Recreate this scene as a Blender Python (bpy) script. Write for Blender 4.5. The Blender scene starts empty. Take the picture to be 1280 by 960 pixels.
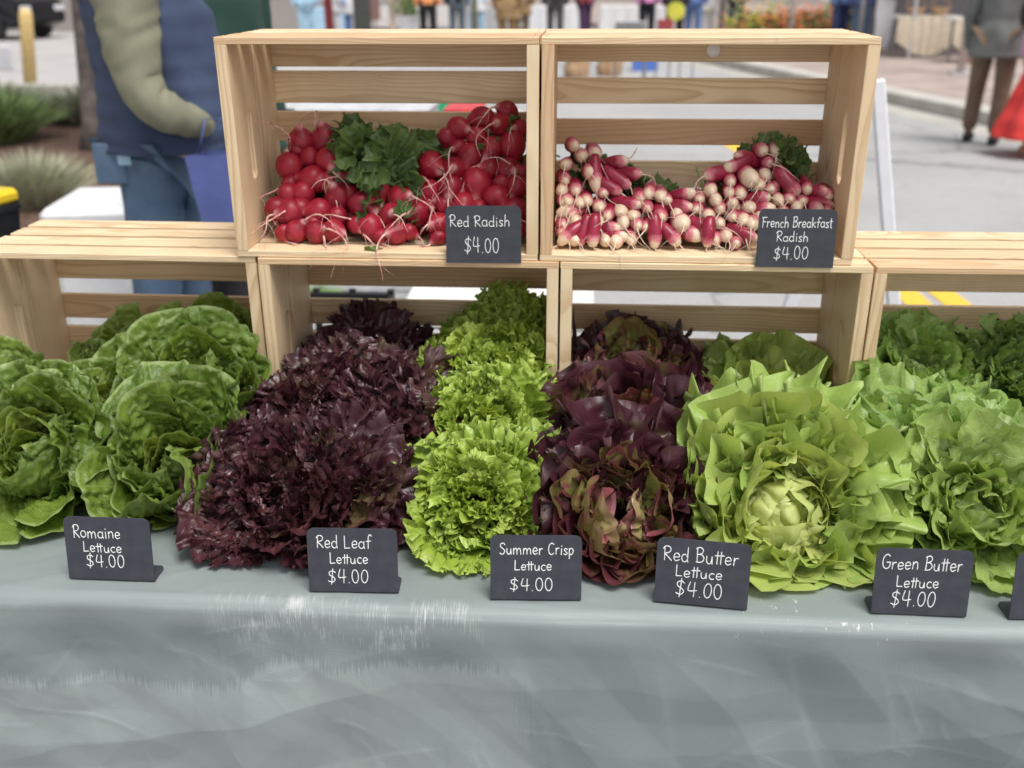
import bpy, bmesh, math, random
import numpy as np
from mathutils import Vector, Matrix, Euler
SC = bpy.context.scene
COL = SC.collection
rad = math.radians
random.seed(7)

# ---------------------------------------------------------------- camera
cam_data = bpy.data.cameras.new('camera')
cam = bpy.data.objects.new('camera', cam_data)
COL.objects.link(cam)
cam.location = (0.0571, -1.4305, 0.7125)
cam.rotation_euler = (1.1773, 0.0038, 0.0669)
cam_data.sensor_width = 36.0
cam_data.sensor_fit = 'HORIZONTAL'
cam_data.lens = 1234.136 / 1280 * 36.0
cam_data.clip_start = 0.05
cam_data.clip_end = 500
cam_data.dof.use_dof = True
cam_data.dof.focus_distance = 1.27
cam_data.dof.aperture_fstop = cam_data.lens / 8.8       # 8.8 mm opening
SC.camera = cam

# ---------------------------------------------------------------- sky, sun, exposure
SUN_EL, SUN_AZ = rad(66), rad(140)
world = bpy.data.worlds.new('World')
SC.world = world
world.use_nodes = True
wn = world.node_tree.nodes; wl = world.node_tree.links
for n in list(wn): wn.remove(n)
wo = wn.new('ShaderNodeOutputWorld'); bg = wn.new('ShaderNodeBackground')
sky = wn.new('ShaderNodeTexSky'); sky.sky_type = 'NISHITA'; sky.sun_disc = False
sky.sun_elevation = SUN_EL; sky.sun_rotation = SUN_AZ
sky.air_density = 1.0; sky.dust_density = 3.0
hs = wn.new('ShaderNodeHueSaturation'); hs.inputs['Saturation'].default_value = 0.16   # overcast
wl.new(sky.outputs[0], hs.inputs['Color']); wl.new(hs.outputs[0], bg.inputs[0]); wl.new(bg.outputs[0], wo.inputs[0])
bg.inputs[1].default_value = 0.085
sd = bpy.data.lights.new('sun', 'SUN'); sd.energy = 1.5; sd.angle = rad(28); sd.color = (1.0, 0.97, 0.93)
so = bpy.data.objects.new('sun', sd); COL.objects.link(so)
# direction towards the sun
sv = Vector((math.sin(SUN_AZ) * math.cos(SUN_EL), math.cos(SUN_AZ) * math.cos(SUN_EL), math.sin(SUN_EL)))
so.rotation_euler = sv.to_track_quat('Z', 'Y').to_euler()
so.location = (0, 0, 20)
SC.view_settings.view_transform = 'Standard'
SC.view_settings.look = 'None'
SC.view_settings.exposure = 0.94
SC.view_settings.gamma = 1.0
SC.render.film_transparent = False
try:
    SC.cycles.max_bounces = 8; SC.cycles.diffuse_bounces = 4; SC.cycles.use_denoising = True
except Exception: pass

# ---------------------------------------------------------------- helpers
def setp(o, label=None, cat=None, group=None, kind=None):
    if label: o['label'] = label
    if cat: o['category'] = cat
    if group: o['group'] = group
    if kind: o['kind'] = kind
    return o
def thing(name, label, cat, loc=(0, 0, 0), rot=(0, 0, 0), group=None):
    o = bpy.data.objects.new(name, None); COL.objects.link(o)
    o.empty_display_size = 0.05
    o.location = loc; o.rotation_euler = rot
    return setp(o, label, cat, group)
def link(name, me, parent=None, loc=(0, 0, 0), rot=(0, 0, 0), scale=(1, 1, 1), kind=None):
    o = bpy.data.objects.new(name, me); COL.objects.link(o)
    if parent: o.parent = parent
    o.location = loc; o.rotation_euler = rot; o.scale = scale
    if kind: o['kind'] = kind
    return o
class MB:
    """collects shapes for one mesh"""
    def __init__(s): s.v = []; s.f = []; s.m = []
    def add(s, v, f, mi=0):
        b = len(s.v); s.v += [tuple(p) for p in v]; s.f += [tuple(i + b for i in q) for q in f]; s.m += [mi] * len(f); return s
    def box(s, c, d, R=None, ch=0.0, mi=0):
        hx, hy, hz = d[0] / 2, d[1] / 2, d[2] / 2
        bm = bmesh.new(); bmesh.ops.create_cube(bm, size=1.0)
        for v in bm.verts: v.co = Vector((v.co.x * d[0], v.co.y * d[1], v.co.z * d[2]))
        if ch > 0: bmesh.ops.bevel(bm, geom=list(bm.edges), offset=ch, segments=1, affect='EDGES')
        bm.verts.ensure_lookup_table()
        vs = [v.co.copy() for v in bm.verts]; fs = [[v.index for v in f.verts] for f in bm.faces]
        bm.free()
        if R is not None: vs = [R @ v for v in vs]
        c = Vector(c); return s.add([v + c for v in vs], fs, mi)
    def tube(s, pts, r, n=8, cap=True, mi=0):
        pts = [Vector(p) for p in pts]; k = len(pts)
        rs = r if isinstance(r, (list, tuple)) else [r] * k
        V = []; F = []
        up = Vector((0, 0, 1))
        for i, p in enumerate(pts):
            t = (pts[min(i + 1, k - 1)] - pts[max(i - 1, 0)]).normalized()
            a = t.cross(up)
            if a.length < 1e-3: a = t.cross(Vector((0, 1, 0)))
            a.normalize(); b = t.cross(a)
            up = b * -1 if abs(b.dot(up)) < 2 else up
            for j in range(n):
                an = 2 * math.pi * j / n
                V.append(p + (a * math.cos(an) + b * math.sin(an)) * rs[i])
        for i in range(k - 1):
            for j in range(n):
                F.append((i * n + j, i * n + (j + 1) % n, (i + 1) * n + (j + 1) % n, (i + 1) * n + j))
        if cap: F.append(tuple(range(n))[::-1]); F.append(tuple((k - 1) * n + j for j in range(n)))
        return s.add(V, F, mi)
    def lathe(s, prof, n=16, c=(0, 0, 0), sx=1, sy=1, mi=0):
        V = []; F = []; k = len(prof)
        for (r, z) in prof:
            for j in range(n):
                a = 2 * math.pi * j / n; V.append((c[0] + r * math.cos(a) * sx, c[1] + r * math.sin(a) * sy, c[2] + z))
        for i in range(k - 1):
            for j in range(n): F.append((i * n + j, i * n + (j + 1) % n, (i + 1) * n + (j + 1) % n, (i + 1) * n + j))
        F.append(tuple(range(n))[::-1]); F.append(tuple((k - 1) * n + j for j in range(n)))
        return s.add(V, F, mi)
    def mesh(s, name, mats, smooth=False):
        me = bpy.data.meshes.new(name); me.from_pydata(s.v, [], s.f)
        for m in (mats if isinstance(mats, (list, tuple)) else [mats]): me.materials.append(m)
        if len(me.materials) > 1: me.polygons.foreach_set('material_index', s.m)
        if smooth: me.polygons.foreach_set('use_smooth', [True] * len(me.polygons))
        me.update(); return me
    def build(s, name, mats, parent=None, loc=(0, 0, 0), rot=(0, 0, 0), smooth=False, kind=None):
        return link(name, s.mesh(name, mats, smooth), parent, loc, rot, kind=kind)
def npmesh(name, V, F, mats, smooth=True, uvs=None):
    me = bpy.data.meshes.new(name)
    V = np.asarray(V, dtype=np.float32); F = np.asarray(F, dtype=np.int32)
    me.vertices.add(len(V)); me.vertices.foreach_set('co', V.ravel())
    k = F.shape[1]
    me.loops.add(F.size); me.loops.foreach_set('vertex_index', F.ravel())
    me.polygons.add(len(F)); me.polygons.foreach_set('loop_start', np.arange(0, F.size, k, dtype=np.int32))
    try: me.polygons.foreach_set('loop_total', np.full(len(F), k, dtype=np.int32))
    except Exception: pass
    me.polygons.foreach_set('use_smooth', [smooth] * len(F))
    if uvs:
        for nm, arr in uvs.items():
            l = me.uv_layers.new(name=nm); l.data.foreach_set('uv', np.asarray(arr, dtype=np.float32)[F.ravel()].ravel())
    for m in (mats if isinstance(mats, (list, tuple)) else [mats]): me.materials.append(m)
    me.update(); me.validate(); return me
def gridf(nu, nv):
    i = np.arange(nv - 1)[:, None] * nu + np.arange(nu - 1)[None, :]
    return np.stack([i, i + 1, i + nu + 1, i + nu], -1).reshape(-1, 4)
def vnoise(x, y, seed=0):
    xi = np.floor(x).astype(np.int64); yi = np.floor(y).astype(np.int64); fx = x - xi; fy = y - yi
    fx = fx * fx * (3 - 2 * fx); fy = fy * fy * (3 - 2 * fy)
    def h(a, b):
        n = (a * 374761393 + b * 668265263 + seed * 982451653) & 0x7fffffff
        n = ((n ^ (n >> 13)) * 1274126177) & 0x7fffffff
        return ((n ^ (n >> 16)) & 0xffff) / 32767.5 - 1.0
    return (h(xi, yi) * (1 - fx) + h(xi + 1, yi) * fx) * (1 - fy) + (h(xi, yi + 1) * (1 - fx) + h(xi + 1, yi + 1) * fx) * fy

# ---------------------------------------------------------------- materials
class NT:
    def __init__(s, name):
        s.m = bpy.data.materials.new(name); s.m.use_nodes = True
        s.t = s.m.node_tree; s.n = s.t.nodes; s.l = s.t.links
        s.b = s.n['Principled BSDF']; s.out = s.n['Material Output']
    def new(s, t, **k):
        x = s.n.new(t)
        for a, b in k.items(): setattr(x, a, b)
        return x
    def put(s, sock, v):
        if isinstance(v, bpy.types.NodeSocket): s.l.new(v, sock)
        elif isinstance(v, (tuple, list)) and len(v) == 3 and sock.type == 'RGBA': sock.default_value = (*v, 1)
        else: sock.default_value = v
    def math(s, op, a, b=0.0, c=0.0, clamp=False):
        x = s.new('ShaderNodeMath', operation=op); x.use_clamp = clamp
        s.put(x.inputs[0], a); s.put(x.inputs[1], b); s.put(x.inputs[2], c); return x.outputs[0]
    def vmath(s, op, a, b=(0, 0, 0)):
        x = s.new('ShaderNodeVectorMath', operation=op); s.put(x.inputs[0], a)
        if op == 'SCALE': s.put(x.inputs[3], b)
        else: s.put(x.inputs[1], b)
        return x.outputs['Value'] if op == 'LENGTH' else x.outputs[0]
    def mix(s, f, a, b, mode='MIX'):
        x = s.new('ShaderNodeMix', data_type='RGBA', blend_type=mode); s.put(x.inputs[0], f); s.put(x.inputs[6], a); s.put(x.inputs[7], b); return x.outputs[2]
    def noise(s, vec, scale, detail=3, rough=.55, dist=0.0):
        x = s.new('ShaderNodeTexNoise'); s.put(x.inputs['Vector'], vec); x.inputs['Scale'].default_value = scale
        x.inputs['Detail'].default_value = detail; x.inputs['Roughness'].default_value = rough; x.inputs['Distortion'].default_value = dist
        return x.outputs['Fac']
    def ramp(s, f, *st):
        x = s.new('ShaderNodeValToRGB'); s.put(x.inputs[0], f); e = x.color_ramp.elements
        while len(e) < len(st): e.new(0.5)
        for i, (p, c) in enumerate(st):
            e[i].position = p; e[i].color = (*c, 1) if isinstance(c, (tuple, list)) else (c, c, c, 1)
        return x.outputs[0]
    def ss(s, v, a, b, lo=0.0, hi=1.0):
        x = s.new('ShaderNodeMapRange', interpolation_type='SMOOTHSTEP'); s.put(x.inputs[0], v)
        for i, q in enumerate((a, b, lo, hi)): s.put(x.inputs[i + 1], q)
        return x.outputs[0]
    def obj(s): return s.new('ShaderNodeTexCoord').outputs['Object']
    def gen(s): return s.new('ShaderNodeTexCoord').outputs['Generated']
    def uv(s, name): x = s.new('ShaderNodeUVMap'); x.uv_map = name; return x.outputs[0]
    def info(s): return s.new('ShaderNodeObjectInfo')
    def bump(s, h, strength, dist):
        x = s.new('ShaderNodeBump'); s.put(x.inputs['Height'], h); x.inputs['Strength'].default_value = strength; x.inputs['Distance'].default_value = dist
        s.l.new(x.outputs[0], s.b.inputs['Normal']); return x.outputs[0]
    def base(s, c, rough=.6, spec=.5):
        s.put(s.b.inputs['Base Color'], c); s.put(s.b.inputs['Roughness'], rough); s.b.inputs['Specular IOR Level'].default_value = spec
        return s.m
def simple(name, c, rough=.6, var=.15, scale=20, metal=0, spec=.4, bump=0.0):
    t = NT(name); f = t.noise(t.obj(), scale, 4)
    d = tuple(x * (1 - var) for x in c); e = tuple(min(1, x * (1 + var)) for x in c)
    t.base(t.mix(t.ss(f, .3, .7), d, e), rough, spec); t.b.inputs['Metallic'].default_value = metal
    if bump: t.bump(f, bump, .01)
    return t.m
def mat_wood():
    t = NT('pine_wood'); inf = t.info(); rnd = inf.outputs['Random']
    o = t.vmath('ADD', t.obj(), t.vmath('SCALE', inf.outputs['Location'], 0.0))
    off = t.new('ShaderNodeCombineXYZ'); t.put(off.inputs[0], t.math('MULTIPLY', rnd, 37.0)); t.put(off.inputs[1], t.math('MULTIPLY', rnd, 11.3)); t.put(off.inputs[2], t.math('MULTIPLY', rnd, 71.7))
    p = t.vmath('ADD', o, off.outputs[0])
    st = t.vmath('MULTIPLY', p, (2.2, 9.0, 9.0))
    w1 = t.noise(st, 1.0, 2, .5)
    # knots
    kv = t.vmath('MULTIPLY', p, (5.0, 9.0, 9.0))
    vo = t.new('ShaderNodeTexVoronoi'); t.put(vo.inputs['Vector'], kv); vo.inputs['Scale'].default_value = 1.0
    kd = vo.outputs['Distance']
    gate = t.ss(t.new('ShaderNodeSeparateColor').outputs[0], 0, 1)
    sc = t.new('ShaderNodeSeparateColor'); t.l.new(vo.outputs['Color'], sc.inputs[0]); gate = t.math('GREATER_THAN', sc.outputs[0], .62)
    swirl = t.math('MULTIPLY', t.ss(kd, .35, .0), gate)
    sp = t.new('ShaderNodeSeparateXYZ'); t.put(sp.inputs[0], o)
    sep = t.new('ShaderNodeCombineXYZ')
    cy = t.math('MULTIPLY_ADD', rnd, .09, -.045); r2 = t.math('FRACT', t.math('MULTIPLY', rnd, 13.7)); cz = t.math('MULTIPLY_ADD', r2, .07, .012)
    t.put(sep.inputs[1], t.math('ADD', sp.outputs[1], cy)); t.put(sep.inputs[2], t.math('ADD', sp.outputs[2], cz))
    r = t.vmath('LENGTH', sep.outputs[0])
    r = t.math('ADD', r, t.math('MULTIPLY_ADD', w1, .045, -.02)); r = t.math('ADD', r, t.math('MULTIPLY', swirl, .012))
    ringf = t.math('FRACT', t.math('MULTIPLY', r, 230.0))
    late = t.math('MULTIPLY', t.ss(ringf, .35, .86), t.ss(ringf, 1.0, .9))
    fine = t.noise(t.vmath('MULTIPLY', p, (14, 900, 900)), 1.0, 2, .6)
    tone = t.math('FRACT', t.math('MULTIPLY', rnd, 5.31))
    early = t.ramp(tone, (0.0, (.82, .665, .45)), (.55, (.78, .60, .385)), (1.0, (.62, .40, .235)))
    dark = t.ramp(tone, (0.0, (.56, .35, .16)), (1.0, (.42, .22, .11)))
    strong = t.math('MULTIPLY_ADD', w1, .75, .12)
    c = t.mix(t.math('MULTIPLY', late, strong), early, dark)
    blot = t.noise(p, 14.0, 3)
    c = t.mix(t.ss(blot, .35, .75, 0, .3), c, (.56, .38, .22))
    grime = t.noise(p, 38.0, 5, .7); c = t.mix(t.ss(grime, .66, .76, 0, .28), c, (.30, .20, .12))
    c = t.mix(t.math('MULTIPLY', t.ss(fine, .5, .8), .22), c, (.38, .24, .13))
    kn = t.math('MULTIPLY', t.ss(kd, .11, .05), gate)
    c = t.mix(t.math('MULTIPLY', kn, .8), c, (.14, .065, .035))
    t.base(c, .62, .3)
    t.bump(t.math('ADD', t.math('MULTIPLY', late, .3), t.math('MULTIPLY', fine, .5)), .35, .0006)
    return t.m
WOOD = mat_wood()
# ---------------------------------------------------------------- wooden crates
CW, CD, CH, TS, TP = 0.457, 0.2205, 0.3157, 0.0098, 0.0175
STAPLE = simple('staple_steel', (.25, .22, .2), .4, metal=.8)
def slat_mesh(L, w, th):
    return MB().box((0, 0, 0), (L, w, th), ch=.0009).mesh('slat', WOOD)
SLAT_M = [slat_mesh(CW, .0452, TS), slat_mesh(CW, .0462, TS), slat_mesh(CW, .0443, TS)]
def panel_mesh():
    # local X = height of the standing crate (grain), local Y = depth, Z = thickness; oblong hand hole
    Lx, Ly = CH - 2 * TS, CD - TS; n = 48
    cx, cy, hl, hr = 0.0, -Ly / 2 + .068, .040, .0125
    inner = []; outer = []
    for k in range(n):
        a = 2 * math.pi * (k + .5) / n
        ca, sa = math.cos(a), math.sin(a)
        inner.append((cx + (hl if ca > 0 else -hl) + hr * ca, cy + hr * sa))
        # ray from the hole centre to the rectangle
        dx, dy = ca * 3.2, sa
        tx = ((Lx / 2 if dx > 0 else -Lx / 2) - cx) / dx if abs(dx) > 1e-6 else 1e9
        ty = ((Ly / 2 if dy > 0 else -Ly / 2) - cy) / dy if abs(dy) > 1e-6 else 1e9
        q = min(tx, ty); outer.append([cx + dx * q, cy + dy * q])
    for c0 in ((Lx / 2, Ly / 2), (-Lx / 2, Ly / 2), (Lx / 2, -Ly / 2), (-Lx / 2, -Ly / 2)):
        k = min(range(n), key=lambda i: (outer[i][0] - c0[0]) ** 2 + (outer[i][1] - c0[1]) ** 2); outer[k] = list(c0)
    V = []; F = []
    ch = .0008
    def ins(p): return (p[0] - math.copysign(ch, p[0]) if abs(abs(p[0]) - Lx / 2) < 1e-6 else p[0], p[1] - math.copysign(ch, p[1]) if abs(abs(p[1]) - Ly / 2) < 1e-6 else p[1])
    for z, o2 in ((-TP / 2, 1), (TP / 2, 1)):
        V += [(p[0], p[1], z) for p in inner]; V += [(*ins(p), z) for p in outer]
    V += [(p[0], p[1], -TP / 2 + ch) for p in outer]; V += [(p[0], p[1], TP / 2 - ch) for p in outer]
    for k in range(n):
        j = (k + 1) % n
        F.append((k, n + k, n + j, j)); F.append((2 * n + k, 2 * n + j, 3 * n + j, 3 * n + k))
        F.append((k, j, 2 * n + j, 2 * n + k))
        F.append((n + k, 4 * n + k, 4 * n + j, n + j)); F.append((4 * n + k, 5 * n + k, 5 * n + j, 4 * n + j)); F.append((5 * n + k, 3 * n + k, 3 * n + j, 5 * n + j))
    me = MB().add(V, F).mesh('end_panel', WOOD)
    bm = bmesh.new(); bm.from_mesh(me); bmesh.ops.recalc_face_normals(bm, faces=bm.faces); bm.to_mesh(me); bm.free()
    return me
PANEL = panel_mesh()
nail = MB()
for sx in (.007, CW - .007):
    for y in (.012, .034, .070, .092, .129, .151, .187, .208):
        nail.box((sx + random.uniform(-.002, .002), y, CH + .0001), (.0016, .0016, .0006))
NAILS = nail.mesh('staples', STAPLE)
def crate(x, y, z, yaw, label, back):
    t = thing('wooden_crate', label, 'crate', (x, y, z), (0, 0, yaw), 'pine crates stacked on their sides')
    R = random
    for sx in (TP / 2, CW - TP / 2):   # grain runs up the panel
        o = link('end_panel', PANEL, t); o.matrix_local = Matrix.Translation((sx, (CD - TS) / 2, CH / 2)) @ Matrix(((0, 0, 1, 0), (0, 1, 0, 0), (1, 0, 0, 0), (0, 0, 0, 1))) @ Matrix.Diagonal((1, 1, -1, 1)) @ Matrix.Diagonal((R.choice((1, -1)), 1, 1, 1))
    ys = [.0228, .0816, .1404, .1975]
    for zz in (CH - TS / 2, TS / 2):
        for k, yy in enumerate(ys):
            o = link('slat', SLAT_M[k % 3 if k else 0], t, (CW / 2 + R.uniform(-.0012, .0012), yy + R.uniform(-.001, .001) * (k > 0), zz), (0 if zz > .1 else math.pi, 0, R.uniform(-.003, .003)))
    for zc in back:                   # back slats stand upright
        zc, ws = zc if isinstance(zc, tuple) else (zc, 1.0)
        link('slat', SLAT_M[R.randrange(3)], t, (CW / 2 + R.uniform(-.0012, .0012), CD - TS / 2 + .0006, zc + R.uniform(-.001, .001)), (math.pi / 2, 0, R.choice((0, math.pi))), (1, ws, 1))
    link('staples', NAILS, t, kind='stuff')
    return t
TZ = 0.0005
bk = [.0345, .0930, .2575 - .096, .231, .2835]
BL = [.036, .0985, .1615, .2350]
def backs(zs): return zs
crate(-.889, .008, TZ, rad(-.6), 'bottom crate at the left end, filled with romaine lettuce, slatted top bare', [.035, .0985, .161, .2318, .2825][:2] + [.1605, .2345])
crate(-.4275, -.004, TZ, 0, 'bottom crate below the red radishes, open front over dark red and frilly green lettuce', [.035, .0995, .1620, .2330])
crate(.0328, -.004, TZ, 0, 'bottom crate below the pink and white radishes, holding red and green butter lettuce', [.035, .0985, .1595, .2290])
crate(.4925, -.004, TZ, rad(.8), 'bottom crate at the right end, slatted top bare, over ruffled green heads', [.035, .0985, .1660, .2370])
ZU = TZ + CH + .0008
crate(-.4585, 0, ZU, 0, 'upper crate holding round red radishes', [.030, .0955, (.1650, 1.08), (.2262, 1.13), .2815])
crate(.0018, 0, ZU, 0, 'upper crate holding pink and white long radishes with a clear round sticker inside', [.028, (.0905, .93), (.1585, .89), (.2225, .89), .2905])
# clear round sticker on the top back slat of the upper right crate
STK = NT('clear_sticker'); STK.base((.88, .89, .89), .12, .6); STK = STK.m
m = MB(); m.lathe([(.0005, .0), (.0105, .0), (.011, .0006), (.0105, .0014), (.0005, .0019)], 24)
o = m.build('round_sticker', STK, None, (.262, CD - TS - .0012, ZU + .285), (math.pi / 2, 0, 0), smooth=True)
setp(o, 'small clear round sticker on the top back slat inside the upper right crate', 'sticker')

# ---------------------------------------------------------------- table and cloth
def mat_cloth():
    t = NT('blue_grey_satin_cloth'); o = t.obj(); sp = t.new('ShaderNodeSeparateXYZ'); t.put(sp.inputs[0], o)
    x, y, z = sp.outputs
    big = t.noise(o, 2.3, 3); med = t.noise(o, 14, 4)
    c = t.mix(t.ss(big, .3, .7), (.215, .25, .245), (.25, .285, .28))
    c = t.mix(t.math('MULTIPLY', t.ss(med, .4, .75), .2), c, (.30, .33, .325))
    # worn lower left, sheen painted in as paler colour; border combed along the weave
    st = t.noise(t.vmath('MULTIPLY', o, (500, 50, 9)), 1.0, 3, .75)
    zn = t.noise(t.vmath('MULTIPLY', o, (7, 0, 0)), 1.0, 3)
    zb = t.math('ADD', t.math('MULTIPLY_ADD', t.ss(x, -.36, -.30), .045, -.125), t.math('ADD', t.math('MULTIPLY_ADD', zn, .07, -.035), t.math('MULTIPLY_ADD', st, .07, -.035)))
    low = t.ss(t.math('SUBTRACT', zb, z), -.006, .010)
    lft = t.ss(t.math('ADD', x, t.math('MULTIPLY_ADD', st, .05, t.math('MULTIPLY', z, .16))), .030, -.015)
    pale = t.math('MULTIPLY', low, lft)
    dk = t.math('MULTIPLY', t.ss(z, -.024, -.05), t.math('SUBTRACT', 1.0, pale))  # darker rest of the drop, shading of the sheen painted into the colour
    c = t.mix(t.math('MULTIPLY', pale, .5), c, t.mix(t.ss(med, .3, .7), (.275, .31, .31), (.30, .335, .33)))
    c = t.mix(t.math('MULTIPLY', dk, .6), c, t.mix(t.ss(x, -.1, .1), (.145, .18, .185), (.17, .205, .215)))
    # white scuffs along the table edge: many short hair strokes
    st2 = t.noise(t.vmath('MULTIPLY', o, (800, 30, 26)), 1.0, 4, .8)
    lump = t.noise(t.vmath('MULTIPLY', o, (16, 16, 16)), 1.0, 2)
    band = t.math('MULTIPLY', t.ss(z, -.085, -.015), t.ss(y, -.405, -.43))
    xm = t.math('MULTIPLY', t.ss(x, -.42, -.33), t.ss(x, -.03, -.10))
    sc = t.math('MULTIPLY', t.math('MULTIPLY', band, xm), t.ss(t.math('ADD', st2, t.math('MULTIPLY', lump, .55)), .76, .92))
    sc = t.math('MULTIPLY', sc, t.ss(t.noise(t.vmath('MULTIPLY', o, (60, 20, 40)), 1.0, 3), .36, .58))
    c = t.mix(t.math('MULTIPLY', sc, .75), c, (.55, .57, .57))
    sp2 = t.noise(t.vmath('MULTIPLY', o, (110, 50, 50)), 1.0, 4, .7)
    xm2 = t.math('MULTIPLY', t.ss(x, .24, .28), t.ss(x, .48, .44))
    sc2 = t.math('MULTIPLY', t.math('MULTIPLY', t.math('MULTIPLY', t.ss(y, -.31, -.36), t.ss(z, -.04, -.01)), xm2), t.ss(sp2, .63, .70))
    c = t.mix(t.math('MULTIPLY', sc2, .8), c, (.70, .70, .69))
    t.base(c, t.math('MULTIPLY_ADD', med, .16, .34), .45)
    t.b.inputs['Anisotropic'].default_value = .35
    t.b.inputs['Sheen Weight'].default_value = .3
    t.b.inputs['Sheen Roughness'].default_value = .35
    hs = []
    for d in ('X', 'Z', 'Y'):
        w = t.new('ShaderNodeTexWave'); w.bands_direction = d; w.inputs['Scale'].default_value = 330; w.inputs['Distortion'].default_value = .6; t.put(w.inputs['Vector'], o); hs.append(w.outputs['Fac'])
    h = t.math('ADD', t.math('ADD', hs[0], hs[1]), hs[2])
    h = t.math('ADD', t.math('MULTIPLY', h, .16), t.noise(t.vmath('MULTIPLY', o, (26, 60, 60)), 1, 4, .6))
    t.bump(h, .28, .0016)
    return t.m
EDGE = -.4385
def cloth():
    xs = np.linspace(-1.25, 1.28, 1000); rr = .020
    top = np.concatenate([np.linspace(.36, .02, 14), np.linspace(.0, EDGE + rr, 110)])
    prof = [(y, 0.0, 0, 1.0) for y in top]
    for a in np.linspace(0, math.pi / 2, 13)[1:-1]: prof.append((EDGE + rr - rr * math.sin(a), -rr + rr * math.cos(a), -math.sin(a), math.cos(a)))
    for z in np.concatenate([np.linspace(-rr, -.30, 150), np.linspace(-.31, -.735, 24)]): prof.append((EDGE, z, -1.0, 0.0))
    P = np.array(prof); nv = len(P)
    X, I = np.meshgrid(xs, np.arange(nv)); Y = P[I, 0]; Z = P[I, 1]; NY = P[I, 2]; NZ = P[I, 3]
    S = np.where(NZ > .5, -(Y - EDGE), -Z)           # distance below (+) or behind (-) the edge
    d = np.clip(S / .11, 0, 1); d = d * d * (3 - 2 * d)
    # broad hanging waves, then soft dents
    h = .012 * d * np.sin(X * 9 + 1.3 * vnoise(X * 3, S * 2, 2)) * vnoise(X * 2 + 7, S * 1.5, 3) + .007 * d * vnoise(X * 6, S * 5 + 5, 4) + .0030 * d * vnoise(X * 14, S * 12, 6)
    rg = random.Random(12)
    def crease(x0, s0, x1, s1, w, a):
        dx, ds = x1 - x0, s1 - s0; L = math.hypot(dx, ds)
        u = ((X - x0) * dx + (S - s0) * ds) / L / L; n = (-(X - x0) * ds + (S - s0) * dx) / L
        n = n + .004 * np.sin(u * 4 + x0 * 30)
        f = np.clip(u / .3, 0, 1) * np.clip((1 - u) / .3, 0, 1); f = f * f * (3 - 2 * f)
        q = n / w                                    # one steep side, one long soft side
        return a * f * np.where(q < 0, np.exp(-(q * 1.0) ** 2), np.exp(-(q / 3.2) ** 2))
    spec = [(.31, .02, .40, .30, .007, .0050), (.33, .05, .60, .17, .006, .0035), (-.02, .03, .05, .27, .010, .0060), (-.13, .04, -.02, .14, .006, .0030),
            (-.36, .12, -.11, .04, .006, .0030), (-.58, .25, -.34, .07, .007, .0040), (-.62, .03, -.55, .25, .007, .0035), (.38, .22, .66, .09, .007, .0040),
            (.16, .03, .19, .28, .010, .0050), (-.32, .28, -.03, .15, .006, .0035), (.2, .26, .40, .13, .006, .0035), (.5, .02, .60, .24, .009, .0045), (-.48, .03, -.40, .14, .005, .0022), (-.64, .10, -.42, .05, .005, .0020),
            (-.22, .05, -.30, .24, .008, .0035), (-.10, .28, .02, .20, .006, .0028), (.42, .04, .47, .20, .005, .0030), (.36, .06, .44, .27, .006, .0030)]
    for c in spec[::2]: h = h + crease(*c[:4], c[4] * 1.0, c[5] * .35)
    for k in range(90):
        x0 = rg.uniform(-1.2, 1.2); s0 = rg.uniform(.03, .3); an = rg.choice((-.5, .45, 1.3, -1.2, .1)) + rg.gauss(0, .3); L = rg.uniform(.04, .16)
        h = h + crease(x0, s0, x0 + L * math.cos(an), s0 + L * math.sin(an), rg.uniform(.0015, .0035), rg.uniform(.0003, .0009) * np.clip(S / .03, 0, 1))
    # flat facets between straight folds
    for k, (an, L, sl) in enumerate(((18, .21, .13), (-38, .17, .12), (74, .24, .16), (104, .33, .14), (47, .13, .10), (-62, .11, .09), (4, .15, .08), (-15, .27, .11), (30, .075, .06), (-50, .065, .06), (88, .09, .07))):
        a = rad(an); w = .012 * vnoise(X * 8 + k, S * 8, 50 + k)
        q = ((X * math.cos(a) + S * math.sin(a) + w) / L + k * .37) % 1.0
        tri = np.sqrt((np.abs(q - .5) - .25 * 0) ** 2 + .00025) * L
        mask = np.clip(.35 + 1.1 * vnoise(X * 3.1 + k * 5, S * 4.3, 80 + k), 0, 1)
        h = h + sl * mask * (tri - .25 * L) * d * 1.1
    top_h = .0009 * vnoise(X * 9, S * 14, 9) * np.clip(-S / .05, 0, 1)
    for k in range(90):
        x0 = rg.uniform(-.9, .9); s0 = -rg.uniform(.0, .2); an = rg.uniform(-.6, .6); L = rg.uniform(.05, .2)
        top_h = top_h + np.where(S < .01, crease(x0, s0, x0 + L * math.cos(an), s0 + L * math.sin(an), rg.uniform(.002, .005), rg.uniform(.0003, .0009)), 0)
    h = h * (NZ < .999) + np.minimum(top_h, .0018) * (NZ >= .999)
    edge = .0030 * vnoise(X * 6, X * 0, 21)          # the edge itself is not ruler straight
    V = np.stack([X, Y + NY * h + edge * np.clip(1 - np.abs(S) / .3, 0, 1), Z + NZ * h - .0012 * (NZ > .5) + .4 * edge * (np.abs(S) < .02)], -1).reshape(-1, 3)
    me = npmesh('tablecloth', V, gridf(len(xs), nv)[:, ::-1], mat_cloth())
    o = link('tablecloth', me)
    return setp(o, 'blue grey creased satin cloth with white scuffs on its edge, spread over the table', 'tablecloth')
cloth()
PLW = simple('white_table_plastic', (.72, .72, .70), .5); GRYM = simple('grey_steel', (.3, .3, .31), .4, metal=.7)
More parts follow.
